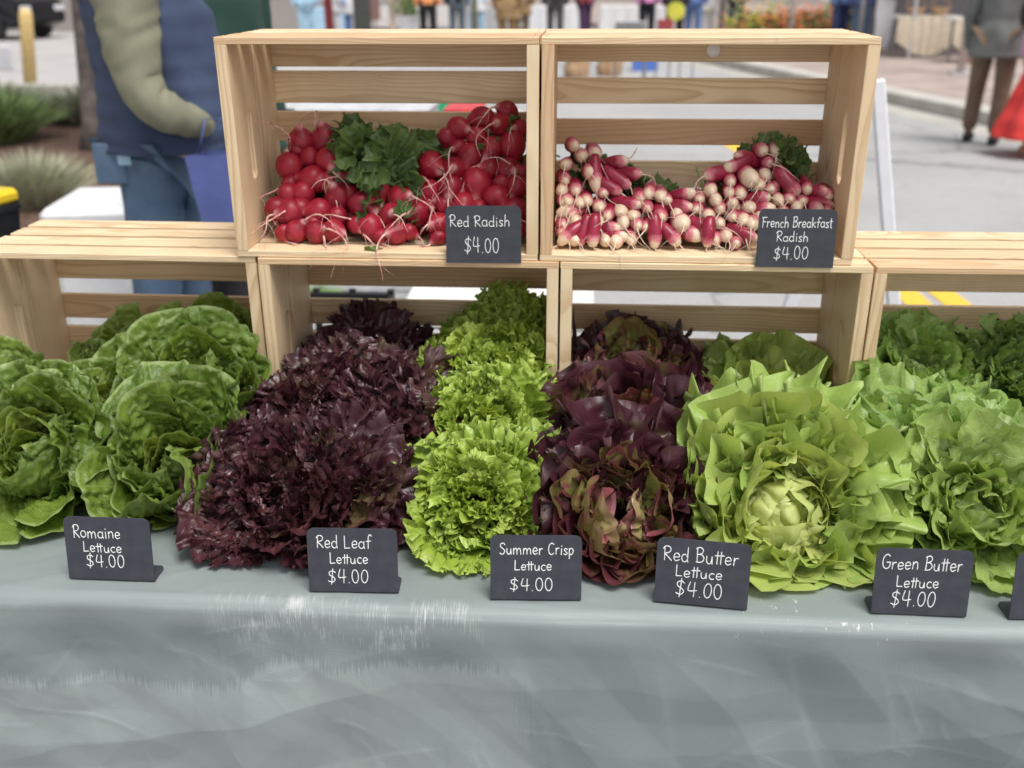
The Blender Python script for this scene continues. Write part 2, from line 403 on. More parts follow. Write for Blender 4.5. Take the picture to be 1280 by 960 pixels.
def folding_table(x0, x1, y0, y1, ztop, label):
    t = thing('folding_table', label, 'table', ((x0 + x1) / 2, (y0 + y1) / 2, -.74))
    h = ztop + .74; w = x1 - x0; d = y1 - y0
    MB().box((0, 0, h - .02), (w, d, .04), ch=.008).build('tabletop', PLW, t)
    for sx in (-1, 1):
        for sy in (-1, 1): MB().tube([(sx * (w / 2 - .12), sy * (d / 2 - .08), 0), (sx * (w / 2 - .12), sy * (d / 2 - .08), h - .04)], .013).build('leg', GRYM, t, smooth=True)
        MB().tube([(sx * (w / 2 - .12), -d / 2 + .08, .2), (sx * (w / 2 - .12), d / 2 - .08, .2)], .011).build('crossbar', GRYM, t, smooth=True)
    return t
folding_table(-1.24, 1.27, EDGE + .008, .35, -.006, 'long folding table hidden under the grey green cloth')

# ---------------------------------------------------------------- price signs
def mat_slate():
    t = NT('slate_board'); o = t.obj(); n = t.noise(o, 60, 4); sm = t.noise(o, 900, 2)
    c = t.mix(t.ss(n, .3, .75), (.038, .040, .052), (.052, .055, .068)); c = t.mix(t.math('MULTIPLY', t.ss(sm, .72, .8), .5), c, (.10, .10, .11))
    return t.base(c, .55, .4)
SLATE = mat_slate(); t_ = NT('white_chalk_ink'); CHALK = t_.base((.86, .86, .86), .8, .2)
def arc(cx, cy, rx, ry, a0, a1, n=10):
    return [(cx + rx * math.cos(rad(a0 + (a1 - a0) * i / n)), cy + ry * math.sin(rad(a0 + (a1 - a0) * i / n))) for i in range(n + 1)]
# hand lettering: strokes in a box with cap height 1
G = {
 'R': (.62, [[(.10, 0), (.10, .95)], [(.0, .80), (.12, .97), (.38, .99), (.52, .80), (.42, .58), (.13, .47), (.30, .30), (.58, .0)]]),
 'o': (.50, [arc(.25, .27, .22, .26, 80, 440, 16)]),
 'm': (.86, [[(.08, .52), (.08, 0)], [(.08, .30), (.22, .52), (.36, .46), (.39, .25), (.40, 0)], [(.40, .28), (.55, .52), (.69, .46), (.73, .25), (.76, 0)]]),
 'a': (.56, [arc(.25, .26, .21, .25, 60, 400, 16), [(.46, .52), (.45, .2), (.52, 0)]]),
 'i': (.24, [[(.12, .50), (.12, 0)], [(.12, .70), (.125, .75)]]),
 'n': (.54, [[(.08, .52), (.08, 0)], [(.08, .30), (.24, .52), (.40, .46), (.44, .25), (.45, 0)]]),
 'e': (.50, [[(.06, .26), (.42, .30), (.38, .48), (.22, .54), (.07, .40), (.07, .15), (.22, .0), (.44, .10)]]),
 'L': (.56, [[(.08, .98), (.08, .02)], [(.08, .02), (.50, .05)]]),
 'T': (.62, [[(.18, .86), (.17, .0)], [(.42, .86), (.42, .0)], [(.0, .56), (.62, .60)]]),     # joined double t
 't': (.36, [[(.18, .86), (.17, .08), (.28, 0)], [(.0, .56), (.36, .60)]]),
 'u': (.54, [[(.06, .50), (.07, .15), (.20, 0), (.36, .08), (.42, .5)], [(.42, .5), (.45, 0)]]),
 'c': (.46, [arc(.27, .26, .21, .26, 50, 310, 12)]),
 'S': (.58, [[(.50, .84), (.34, .98), (.12, .90), (.10, .68), (.30, .52), (.48, .34), (.42, .10), (.22, .0), (.04, .12)]]),
 'r': (.40, [[(.08, .52), (.08, 0)], [(.08, .28), (.20, .48), (.36, .50)]]),
 'C': (.62, [arc(.34, .48, .28, .50, 48, 312, 14)]),
 's': (.42, [[(.36, .44), (.22, .54), (.08, .44), (.20, .28), (.36, .14), (.22, .0), (.05, .08)]]),
 'p': (.52, [[(.08, .52), (.08, -.34)], [(.08, .40), (.28, .54), (.44, .36), (.36, .08), (.20, .0), (.09, .10)]]),
 'B': (.62, [[(.10, 0), (.10, .97)], [(.02, .90), (.30, 1.0), (.50, .84), (.40, .60), (.12, .52)], [(.12, .52), (.42, .50), (.56, .28), (.42, .04), (.04, .0)]]),
 'G': (.70, [[(.56, .86), (.36, 1.0), (.12, .82), (.05, .48), (.14, .12), (.38, .0), (.60, .14), (.62, .44)], [(.36, .44), (.66, .45)]]),
 'h': (.54, [[(.08, .98), (.08, 0)], [(.08, .30), (.24, .50), (.40, .44), (.44, .25), (.45, 0)]]),
 'F': (.56, [[(.14, .98), (.14, 0)], [(.02, .95), (.56, .98)], [(.14, .52), (.46, .55)]]),
 'k': (.50, [[(.08, .98), (.08, 0)], [(.42, .52), (.10, .24)], [(.18, .30), (.46, 0)]]),
 'f': (.42, [[(.44, .92), (.32, 1.02), (.20, .88), (.18, .5), (.18, -.02)], [(.02, .52), (.38, .55)]]),
 'd': (.54, [arc(.24, .25, .20, .25, 60, 400, 16), [(.45, .98), (.44, .2), (.48, 0)]]),
 '$': (.60, [[(.50, .78), (.32, .90), (.10, .80), (.14, .58), (.40, .42), (.48, .22), (.30, .06), (.04, .16)], [(.32, 1.06), (.26, -.10)]]),
 '4': (.62, [[(.16, 1.0), (.08, .42), (.56, .44)], [(.42, .98), (.42, 0)]]),
 '.': (.20, [[(.09, .03), (.10, .0)]]),
 '0': (.54, [arc(.26, .49, .21, .48, 80, 440, 18)]),
 ' ': (.34, []),
}
def smooth_line(p, n=5):
    if len(p) < 3: return p
    out = []
    for i in range(len(p) - 1):
        a = p[max(i - 1, 0)]; b = p[i]; c = p[i + 1]; d = p[min(i + 2, len(p) - 1)]
        for k in range(n):
            t = k / n
            out.append(tuple(.5 * ((2 * b[j]) + (c[j] - a[j]) * t + (2 * a[j] - 5 * b[j] + 4 * c[j] - d[j]) * t * t + (3 * b[j] - a[j] - 3 * c[j] + d[j]) * t ** 3) for j in (0, 1)))
    out.append(p[-1]); return out
def write(mb, s, x0, y0, width, cap, pen, rg):
    tot = sum(G[c][0] for c in s) + .06 * len(s); sx = width / tot; x = x0
    for ch in s:
        w, strokes = G[ch]; dy = rg.uniform(-.03, .03) * cap; sl = rg.uniform(-.02, .05); k = rg.uniform(.94, 1.06)
        for st in strokes:
            pts = smooth_line([(x + (px + sl * py) * sx, y0 + dy + py * cap * k) for px, py in st])
            V = []; F = []; n = len(pts)
            for i, (a, b) in enumerate(pts):
                q = pts[min(i + 1, n - 1)]; p = pts[max(i - 1, 0)]; tx, ty = q[0] - p[0], q[1] - p[1]; L = math.hypot(tx, ty) or 1
                h = pen / 2 * (.88 + .24 * rg.random()) * (.7 if i in (0, n - 1) and n > 2 else 1)
                V += [(a - ty / L * h, -.0001, b + tx / L * h), (a - ty / L * h * .6, -.0004, b + tx / L * h * .6), (a + ty / L * h * .6, -.0004, b - tx / L * h * .6), (a + ty / L * h, -.0001, b - tx / L * h)]
            for i in range(n - 1):
                for j in range(3): F.append((4 * i + j, 4 * i + j + 1, 4 * i + j + 5, 4 * i + j + 4))
            a, b = pts[0]; c, d = pts[-1]
            for (u, v) in ((a, b), (c, d)):   # round ends
                bb = len(V); V.append((u, -.0004, v)); m = 8
                for j in range(m): V.append((u + pen * .46 * math.cos(2 * math.pi * j / m), -.0002, v + pen * .46 * math.sin(2 * math.pi * j / m)))
                for j in range(m): F.append((bb, bb + 1 + j, bb + 1 + (j + 1) % m))
            mb.add(V, F)
        x += (w + .06) * sx
SW, SH, ST = .1115, .0845, .0016
def plate_mesh():
    r = .009; pts = [(-SW / 2, 0)] + [(-SW / 2 + r - r * math.cos(rad(a)), SH - r + r * math.sin(rad(a))) for a in range(0, 91, 15)] + [(SW / 2 - r + r * math.sin(rad(a)), SH - r + r * math.cos(rad(a))) for a in range(0, 91, 15)] + [(SW / 2, 0)]
    n = len(pts); V = [(x, 0, z) for x, z in pts] + [(x, ST, z) for x, z in pts]
    F = [tuple(range(n))[::-1], tuple(range(n, 2 * n))] + [(i, (i + 1) % n, n + (i + 1) % n, n + i) for i in range(n)]
    me = MB().add(V, F).mesh('board', SLATE)
    bm = bmesh.new(); bm.from_mesh(me); bmesh.ops.recalc_face_normals(bm, faces=bm.faces); bm.to_mesh(me); bm.free(); return me
def foot_mesh():
    r = .008; D = .034; c = [(-SW / 2, 0), (SW / 2, 0)] + [(SW / 2 - r + r * math.cos(rad(a)), D - r + r * math.sin(rad(a))) for a in range(0, 91, 18)] + [(-SW / 2 + r - r * math.sin(rad(a)), D - r + r * math.cos(rad(a))) for a in range(0, 91, 18)]
    n = len(c); V = [(x, y, 0) for x, y in c] + [(x, y, ST) for x, y in c]
    F = [tuple(range(n))[::-1], tuple(range(n, 2 * n))] + [(i, (i + 1) % n, n + (i + 1) % n, n + i) for i in range(n)]
    return MB().add(V, F).mesh('foot', SLATE)
PLATE, FOOT = plate_mesh(), foot_mesh()
def sign(loc, yaw, tilt, lines, label, seed, foot=True):
    t = thing('price_sign', label, 'sign', loc, (0, 0, yaw), 'slate price signs')
    b = link('board', PLATE, t, (0, 0, ST if foot else 0), (-tilt, 0, 0))
    if foot: link('foot', FOOT, t, (0, ST + .0002, 0))
    mb = MB(); rg = random.Random(seed)
    for (s, fx0, fx1, fy0, fy1) in lines:      # fractions of the board: x from left, y of cap top / baseline from the top
        write(mb, s, -SW / 2 + fx0 * SW, SH * (1 - fy1), (fx1 - fx0) * SW, (fy1 - fy0) * SH, .00108, rg)
    link('lettering', mb.mesh('lettering', CHALK), b)
    return t
sign((-.5255, -.401, TZ), 0, rad(8), [('Romaine', .10, .66, .13, .33), ('LeTuce', .20, .66, .39, .56), ('$4.00', .22, .68, .60, .80)], 'slate sign reading Romaine Lettuce $4.00', 1)
sign((-.2115, -.4085, TZ), rad(2), rad(8), [('Red Leaf', .10, .72, .11, .31), ('LeTuce', .24, .68, .38, .55), ('$4.00', .21, .68, .65, .86)], 'slate sign reading Red Leaf Lettuce $4.00', 2)
sign((.0155, -.411, TZ), rad(3), rad(8), [('Summer Crisp', .10, .92, .11, .29), ('LeTuce', .26, .68, .38, .54), ('$4.00', .21, .70, .66, .86)], 'slate sign reading Summer Crisp Lettuce $4.00', 3)
sign((.2155, -.411, TZ), rad(-6), rad(8), [('Red BuTer', .07, .88, .12, .34), ('LeTuce', .21, .72, .40, .58), ('$4.00', .22, .74, .64, .88)], 'slate sign reading Red Butter Lettuce $4.00', 4)
sign((.474, -.4145, TZ), rad(-.5), rad(8), [('Green BuTer', .06, .90, .10, .31), ('LeTuce', .23, .68, .40, .58), ('$4.00', .19, .67, .64, .87)], 'slate sign reading Green Butter Lettuce $4.00', 5)
sign((.6345, -.414, TZ), rad(2), rad(8), [], 'slate sign cut off by the right edge, beside the Green Butter sign', 6)
zs = ZU - .0012
sign((-.082, -.0075, ZU - .0022), rad(2), rad(6), [('Red Radish', .05, .86, .16, .36), ('$4.00', .24, .72, .55, .82)], 'slate sign reading Red Radish $4.00', 7, foot=False)
sign((.3735, -.0075, ZU - .0022), 0, rad(6), [('French Breakfast', .04, .95, .13, .31), ('Radish', .24, .66, .38, .55), ('$4.00', .22, .68, .64, .86)], 'slate sign reading French Breakfast Radish $4.00', 8, foot=False)
# ---------------------------------------------------------------- leaves
def leaf_mesh(name, mat, L, W=1.0, k=1.0, phm=80, base=.012, th=(20, 60, 1.0), cup=8.0, amp=.006, freq=4, rp=2.0, jag=0.0,
              jf=9, sav=.0, savs=.009, nphi=41, nr=17, seed=0, curl=0.0, hi=0.0, fold=.5, rad_r=.008, tip=0.0, rec=0.0, spin=0.0, notch=0.0):
    rg = np.random.RandomState(seed)
    phi = np.linspace(-1, 1, nphi); rho = np.linspace(0, 1, nr) ** .85
    U, Rr = np.meshgrid(phi, rho); PH = U * rad(phm)
    out = L * np.cos(PH * .5 * math.pi / rad(90) if False else PH) ** k
    out = out * (1 - notch * np.exp(-(PH / .38) ** 2))
    if jag:
        j = jag * (np.abs(vnoise(phi * jf, phi * 0 + seed, seed)) - .35) + jag * .6 * vnoise(phi * jf * 3.1, phi * 0 + 5, seed + 3)
        out = out * (1 + j[None, :] * Rr ** 3)
    y = Rr * out * np.cos(PH); x = W * Rr * out * np.sin(PH) + base * U * (1 - Rr) * 1.0
    # midrib in the (radial, z) plane
    s = np.linspace(0, 1.15, 90); t0, t1, tp = th
    ang = np.radians(t0 + (t1 - t0) * np.clip(s, 0, 1.2) ** tp)
    ang = ang + np.radians(rec) * np.clip((s - .66) / .3, 0, 1.3) ** 1.5
    ds = (s[1] - s[0]) * L
    rr = rad_r + np.concatenate([[0], np.cumsum(np.sin(ang[:-1]) * ds)]); zz = np.concatenate([[0], np.cumsum(np.cos(ang[:-1]) * ds)])
    sy = np.clip(y / L, 0, 1.15)
    r = np.interp(sy, s, rr); z = np.interp(sy, s, zz); a = np.interp(sy, s, ang)
    Tr, Tz = np.sin(a), np.cos(a); Nr, Nz = -np.cos(a), np.sin(a)
    c = cup * (1 + curl * Rr ** 2); ca = np.clip(c * x, -2.6, 2.6)
    lat = np.where(np.abs(c) > 1e-4, np.sin(ca) / np.where(np.abs(c) > 1e-4, c, 1), x); off = np.where(np.abs(c) > 1e-4, (1 - np.cos(ca)) / np.where(np.abs(c) > 1e-4, c, 1), 0)
    q = np.zeros_like(U); q2 = np.zeros_like(U)
    p0 = rg.uniform(0, 6.28, 8); warp = U + .10 * vnoise(U * 5, Rr * 2, seed + 11)
    psi = freq * math.pi * warp + p0[0] + spin * (vnoise(U * 5 + 3, Rr * 5, seed + 21) * 2.6 + 2.2 * Rr)
    q += np.sin(psi) * Rr ** rp + .45 * np.sin(2.3 * psi + p0[1] + Rr * 2) * Rr ** (rp * 1.8); q2 += fold * np.cos(psi + .6) * Rr ** (rp * 1.5)
    if hi: q += hi * np.sin(4.7 * psi + p0[2] + 3 * Rr) * Rr ** (rp * 3.0) + hi * .8 * vnoise(U * freq * 3.5, Rr * 5, seed + 7) * Rr ** rp; q2 += hi * .8 * np.cos(4.7 * psi + p0[3]) * Rr ** (rp * 3)
    big = vnoise(U * 2.2 + seed, Rr * 2, seed + 5) * Rr * 1.2
    d = amp * (q + big) + off
    if sav:
        mid = np.clip(np.abs(x) / .006, 0, 1)
        bl = 1 - 2 * (1 - np.abs(vnoise(x / savs, y / savs, seed + 1))) ** 2
        d += sav * (bl + .5 * vnoise(x / savs * 2.1, y / savs * 2.1, seed + 2)) * mid * np.clip(Rr * 2.5, 0, 1) * np.clip((1.02 - Rr) * 6, .2, 1)
    d -= .0022 * np.exp(-(x / .0035) ** 2) * np.clip(1 - sy, 0, 1)        # midrib groove
    if tip: d += -tip * np.clip((Rr - .7) / .3, 0, 1) ** 2 * L
    lat = lat + amp * q2
    V = np.stack([lat, r + Nr * d, z + Nz * d], -1).reshape(-1, 3)
    uv1 = np.stack([x * 10 + .5, y * 10], -1).reshape(-1, 2)      # in decimetres
    uv2 = np.stack([U * .5 + .5, Rr], -1).reshape(-1, 2)
    return npmesh(name, V, gridf(nphi, nr), mat, True, {'plane': uv1, 'polar': uv2})

def mat_leaf(name, body, inner, edge=None, edge_w=(.9, 1.0), edge_a=.0, vein=(.6, .7, .4), vein_a=.35, rough=.38, trans=.28, mottle=None, mot=(.5, .7), back=None,
             vs=9.0, bumpd=.0012, spec=.5, rib=1.0, net_b=.15, basec=None, bw=(.15, .55)):
    t = NT(name); inf = t.info(); rnd = inf.outputs['Random']
    P = t.uv('plane'); Q = t.uv('polar')
    sp = t.new('ShaderNodeSeparateXYZ'); t.put(sp.inputs[0], P); sq = t.new('ShaderNodeSeparateXYZ'); t.put(sq.inputs[0], Q)
    ax = t.math('ABSOLUTE', t.math('SUBTRACT', sp.outputs[0], .5)); yy = sp.outputs[1]; rho = sq.outputs[1]
    so_ = t.vmath('ADD', t.obj(), t.vmath('SCALE', (1.0, 1.7, 2.3), t.math('MULTIPLY', rnd, 7.0)))
    so_ = so_
    n1 = t.noise(so_, 26, 3); n2 = t.noise(so_, 90, 3); n3 = t.noise(so_, 9, 2)
    # object colour: red channel = how far out the leaf sits in its head
    sc = t.new('ShaderNodeSeparateColor'); t.l.new(inf.outputs['Color'], sc.inputs[0])
    c = t.mix(sc.outputs[0], inner, body)
    c = t.mix(t.ss(n1, .25, .75, 0, .35), c, t.mix(1.0, c, (.62, .62, .55), 'MULTIPLY'))
    if basec: c = t.mix(t.ss(rho, bw[1], bw[0]), c, basec)
    if mottle:
        mm = t.math('ADD', t.math('MULTIPLY', n1, .6), t.math('MULTIPLY', n3, .5))
        c = t.mix(t.math('MULTIPLY', t.ss(mm, mot[0], mot[1]), .85), c, mottle)
    lv = t.math('FRACT', t.math('ADD', t.math('MULTIPLY', t.math('SUBTRACT', yy, t.math('MULTIPLY', ax, .8)), vs), t.math('MULTIPLY', n1, 1.1)))
    lvd = t.math('ABSOLUTE', t.math('SUBTRACT', lv, .5))            # 0 at a side vein
    vo = t.new('ShaderNodeTexVoronoi'); vo.feature = 'DISTANCE_TO_EDGE'; t.put(vo.inputs['Vector'], t.vmath('ADD', P, t.vmath('SCALE', (1, 1, 0), t.math('MULTIPLY', n2, .05)))); vo.inputs['Scale'].default_value = vs * 2.4
    net = t.ss(vo.outputs['Distance'], .09, .0)
    side = t.ss(lvd, .055, .0)
    mid = t.ss(ax, t.math('MULTIPLY_ADD', rho, -.035 * rib, .055 * rib), t.math('MULTIPLY_ADD', rho, -.02 * rib, .025 * rib))
    vv = t.math('MAXIMUM', t.math('MULTIPLY', t.math('MAXIMUM', side, t.math('MULTIPLY', net, .45)), vein_a), t.math('MULTIPLY', mid, min(1, vein_a * 1.6)))
    c = t.mix(vv, c, vein)
    if edge: c = t.mix(t.math('MULTIPLY', t.ss(t.math('ADD', rho, t.math('MULTIPLY_ADD', n2, .16, -.08)), edge_w[0], edge_w[1]), edge_a), c, edge)
    geo = t.new('ShaderNodeNewGeometry')
    bk_ = back if back else tuple(min(1, q * 1.12 + .035) for q in body)
    c = t.mix(t.math('MULTIPLY', geo.outputs['Backfacing'], .55), c, t.mix(.5, c, bk_))
    t.base(c, t.math('MULTIPLY_ADD', n2, .25, rough - .1), spec)
    h = t.math('SUBTRACT', t.math('ADD', t.math('MULTIPLY', n1, .5), t.math('MULTIPLY', t.ss(vo.outputs['Distance'], 0, .3), net_b)), t.math('MULTIPLY', t.math('MAXIMUM', side, mid), .7))
    nrm = t.bump(h, .5, bumpd)
    tr = t.new('ShaderNodeBsdfTranslucent'); t.l.new(nrm, tr.inputs['Normal'])
    t.put(tr.inputs['Color'], t.mix(1.0, c, (1.25, 1.2, .7), 'MULTIPLY'))
    mx = t.new('ShaderNodeMixShader'); mx.inputs[0].default_value = trans
    t.l.new(t.b.outputs[0], mx.inputs[1]); t.l.new(tr.outputs[0], mx.inputs[2]); t.l.new(mx.outputs[0], t.out.inputs[0])
    return t.m
M_ROM = mat_leaf('romaine_leaf', (.120, .205, .022), (.30, .39, .06), edge=(.36, .46, .18), edge_w=(.95, .985), edge_a=.7, vein=(.34, .44, .18), vein_a=.13, rough=.40, bumpd=.0016, back=(.17, .27, .10), basec=(.42, .50, .26), bw=(.05, .35))
M_RED = mat_leaf('red_leaf_lettuce_leaf', (.052, .014, .021), (.12, .040, .042), edge=(.042, .010, .018), edge_w=(.75, 1.0), edge_a=.6, vein=(.16, .06, .07), vein_a=.22, rough=.36, mottle=(.15, .12, .05), mot=(.56, .74), back=(.12, .055, .065), trans=.12, spec=.5)
M_SUM = mat_leaf('summer_crisp_leaf', (.29, .44, .05), (.44, .56, .08), edge=(.52, .64, .16), edge_w=(.86, 1.0), edge_a=.6, vein=(.40, .52, .12), vein_a=.2, rough=.36, trans=.32)
M_RBU = mat_leaf('red_butter_leaf', (.048, .013, .022), (.12, .030, .045), edge=(.052, .011, .020), edge_w=(.6, 1.0), edge_a=.5, vein=(.17, .07, .05), vein_a=.22, rough=.36, mottle=(.14, .12, .04), mot=(.60, .76), back=(.27, .125, .125), basec=(.38, .42, .12), bw=(.10, .60), trans=.16, spec=.5, bumpd=.0009)
M_RBM = mat_leaf('red_butter_middle_leaf', (.11, .026, .042), (.14, .04, .04), edge=(.075, .016, .022), edge_w=(.6, 1.0), edge_a=.6, vein=(.25, .16, .08), vein_a=.3, rough=.38, mottle=(.26, .27, .07), mot=(.50, .66), back=(.30, .14, .15), basec=(.34, .38, .11), bw=(.15, .7), trans=.18, spec=.5, bumpd=.0009)
M_RBI = mat_leaf('red_butter_heart_leaf', (.24, .050, .075), (.36, .09, .12), edge=(.22, .05, .07), edge_w=(.6, 1.0), edge_a=.5, vein=(.42, .40, .16), vein_a=.3, rough=.34, mottle=(.36, .43, .10), mot=(.50, .58), back=(.36, .20, .19), basec=(.48, .52, .18), bw=(.25, .8), trans=.2, bumpd=.0009)
M_GBU = mat_leaf('green_butter_leaf', (.37, .52, .12), (.68, .71, .23), edge=(.44, .55, .20), edge_w=(.96, 1.0), edge_a=.4, vein=(.60, .68, .30), vein_a=.3, rough=.36, back=(.55, .62, .33), basec=(.46, .60, .14), bw=(.15, .6), trans=.32, bumpd=.0009)
M_ESC = mat_leaf('frilled_green_leaf', (.21, .365, .07), (.50, .61, .19), edge=(.30, .42, .11), edge_w=(.9, 1.0), edge_a=.5, vein=(.58, .66, .36), vein_a=.6, rough=.38, back=(.30, .42, .16), trans=.28, vs=7, rib=.7)
M_DRK = mat_leaf('fine_curly_leaf', (.11, .20, .035), (.22, .34, .06), edge=(.22, .32, .09), edge_w=(.8, 1.0), edge_a=.5, rough=.4)

def vset(name, mat, rings, nv=3, seed=0, **common):
    out = []
    for ri, r in enumerate(rings):
        kw = dict(common); kw.update(r); m = kw.pop('m', mat); rc = kw.pop('rec', 0.0)
        out.append([leaf_mesh(name, m, rec=rc * (0, 1.0, .45, .8, .2)[v % 5], seed=seed + ri * 17 + v * 5 + 1, **{**kw, 'L': kw['L'] * (1 + .10 * (v - 1)), 'th': (kw['th'][0] + 4 * (v - 1), kw['th'][1] + 12 * (v - 1), kw['th'][2])}) for v in range(nv)])
    return out
LV = {}
def rings(L, spec, **k): return [dict(L=l, W=W, th=th, cup=c, amp=a, freq=f, **({**k, **(e[0] if e else {})})) for (l, W, th, c, a, f, *e) in spec]
LV['butter'] = vset('leaf', M_GBU, rings(0, [
    (.060, 1.3, (66, -140, 1.0), 20, .0070, 5.0), (.078, 1.25, (70, -85, 1.0), 15, .0085, 4.6, dict(rec=20)), (.096, 1.25, (66, -45, 1.0), 11, .0110, 4.2, dict(rec=60, curl=-.3)),
    (.112, 1.3, (60, -5, 1.0), 8, .0150, 5.8, dict(rec=60, curl=.2)), (.124, 1.3, (54, 30, 1.0), 6, .0180, 7, dict(rec=60, curl=.1)), (.132, 1.25, (58, 70, 1.0), 4, .0190, 7.5, dict(tip=.10, curl=-.4))], k=.80),
    notch=.15, nv=6, seed=10, nphi=101, nr=28, sav=.0015, savs=.019, phm=84, rp=2.0, fold=.9)
LV['redbutter'] = vset('leaf', M_RBU, rings(0, [
    (.055, 1.15, (56, -80, 1.0), 20, .0065, 4.0, dict(m=M_RBI)), (.070, 1.1, (60, -60, 1.0), 14, .0085, 4.2, dict(m=M_RBI)), (.076, 1.10, (58, -25, 1.1), 11, .0130, 5.0, dict(rec=70, curl=-.4, m=M_RBM)),
    (.084, 1.2, (54, 10, 1.0), 8, .0150, 5.2, dict(rec=80, curl=-.5)), (.090, 1.2, (56, 50, 1.0), 5, .0160, 5.6, dict(rec=70, curl=-.5)), (.105, 1.0, (66, 105, 1.0), 3, .0160, 5, dict(tip=.10))], k=.75),
    notch=.12, nv=6, seed=40, nphi=101, nr=26, sav=.0020, savs=.014, phm=84, rp=1.7, fold=1.0)
LV['romaine'] = vset('leaf', M_ROM, [
    dict(L=.100, W=.80, k=.8, th=(8, -60, 1.5), cup=22, amp=.006, freq=3.4),
    dict(L=.130, W=.82, k=.75, th=(14, -40, 1.5), cup=16, amp=.008, freq=4),
    dict(L=.148, W=.84, k=.7, th=(22, -10, 1.4), cup=12, amp=.009, freq=4.2, curl=-.3),
    dict(L=.156, W=.86, k=.7, th=(30, 20, 1.3), cup=9, amp=.010, freq=4.5, curl=-.5),
    dict(L=.156, W=.88, k=.7, th=(40, 60, 1.2), cup=7, amp=.011, freq=5, tip=.06)], nv=5, seed=70, nphi=91, nr=40, sav=.0060, savs=.0095, phm=78, rp=2.4, fold=.7)
LV['frill'] = vset('leaf', M_SUM, [
    dict(L=.052, th=(10, -20, 1.0), cup=16, amp=.0056, freq=10),
    dict(L=.064, th=(25, 0, 1.0), cup=12, amp=.0064, freq=12),
    dict(L=.072, th=(42, 30, 1.0), cup=9, amp=.0068, freq=14),
    dict(L=.078, th=(58, 68, 1.0), cup=6, amp=.0072, freq=15),
    dict(L=.082, th=(75, 108, 1.0), cup=3, amp=.0076, freq=15)], nv=4, seed=100, W=1.2, k=.6, phm=84, nphi=241, nr=24, rp=2.5, hi=.42, jag=.05, jf=22, fold=1.2, rec=40, spin=1.0, sav=.0009, savs=.007)
LV['redleaf'] = vset('leaf', M_RED, [
    dict(L=.058, th=(12, -20, 1.0), cup=14, amp=.0070, freq=9),
    dict(L=.070, th=(28, 5, 1.0), cup=10, amp=.0078, freq=11),
    dict(L=.080, th=(45, 35, 1.0), cup=8, amp=.0084, freq=12),
    dict(L=.090, th=(60, 70, 1.0), cup=5, amp=.0090, freq=13),
    dict(L=.096, th=(76, 110, 1.0), cup=3, amp=.0095, freq=14)], nv=5, seed=130, W=1.2, k=.6, phm=84, nphi=241, nr=28, rp=2.2, hi=.40, jag=.04, jf=20, fold=1.2, rec=45, spin=1.0, sav=.0022, savs=.006)
LV['escarole'] = vset('leaf', M_ESC, [
    dict(L=.050, th=(15, -40, 1.0), cup=16, amp=.006, freq=5),
    dict(L=.068, th=(32, -10, 1.0), cup=11, amp=.008, freq=5.5),
    dict(L=.084, th=(50, 30, 1.0), cup=7, amp=.009, freq=6),
    dict(L=.096, th=(60, 65, 1.0), cup=5, amp=.010, freq=6.5),
    dict(L=.104, th=(74, 100, 1.0), cup=3, amp=.011, freq=7)], notch=.12, nv=5, seed=160, W=1.15, k=.5, phm=82, nphi=121, nr=24, rp=2.1, hi=.08, jag=.05, jf=12, fold=.9, sav=.0014, savs=.012)
LV['curly'] = vset('leaf', M_DRK, [
    dict(L=.05, th=(10, 0, 1.0), cup=14, amp=.007, freq=8),
    dict(L=.07, th=(35, 30, 1.0), cup=9, amp=.008, freq=9),
    dict(L=.08, th=(62, 80, 1.0), cup=5, amp=.008, freq=10)], nv=2, seed=190, W=1.1, k=.5, phm=82, nphi=121, nr=16, rp=1.6, hi=.6, jag=.3, jf=18, fold=.8)
HR = random.Random(5)
BAYS = [(-.8705, -.4500), (-.4090, .0110), (.0515, .4715), (.5110, .9300)]
FRONTS = [(-.590, -.462), (-.275, -.148), (-.048, .078), (.152, .280), (.410, .540), (.575, .70)]      # where a price sign stands
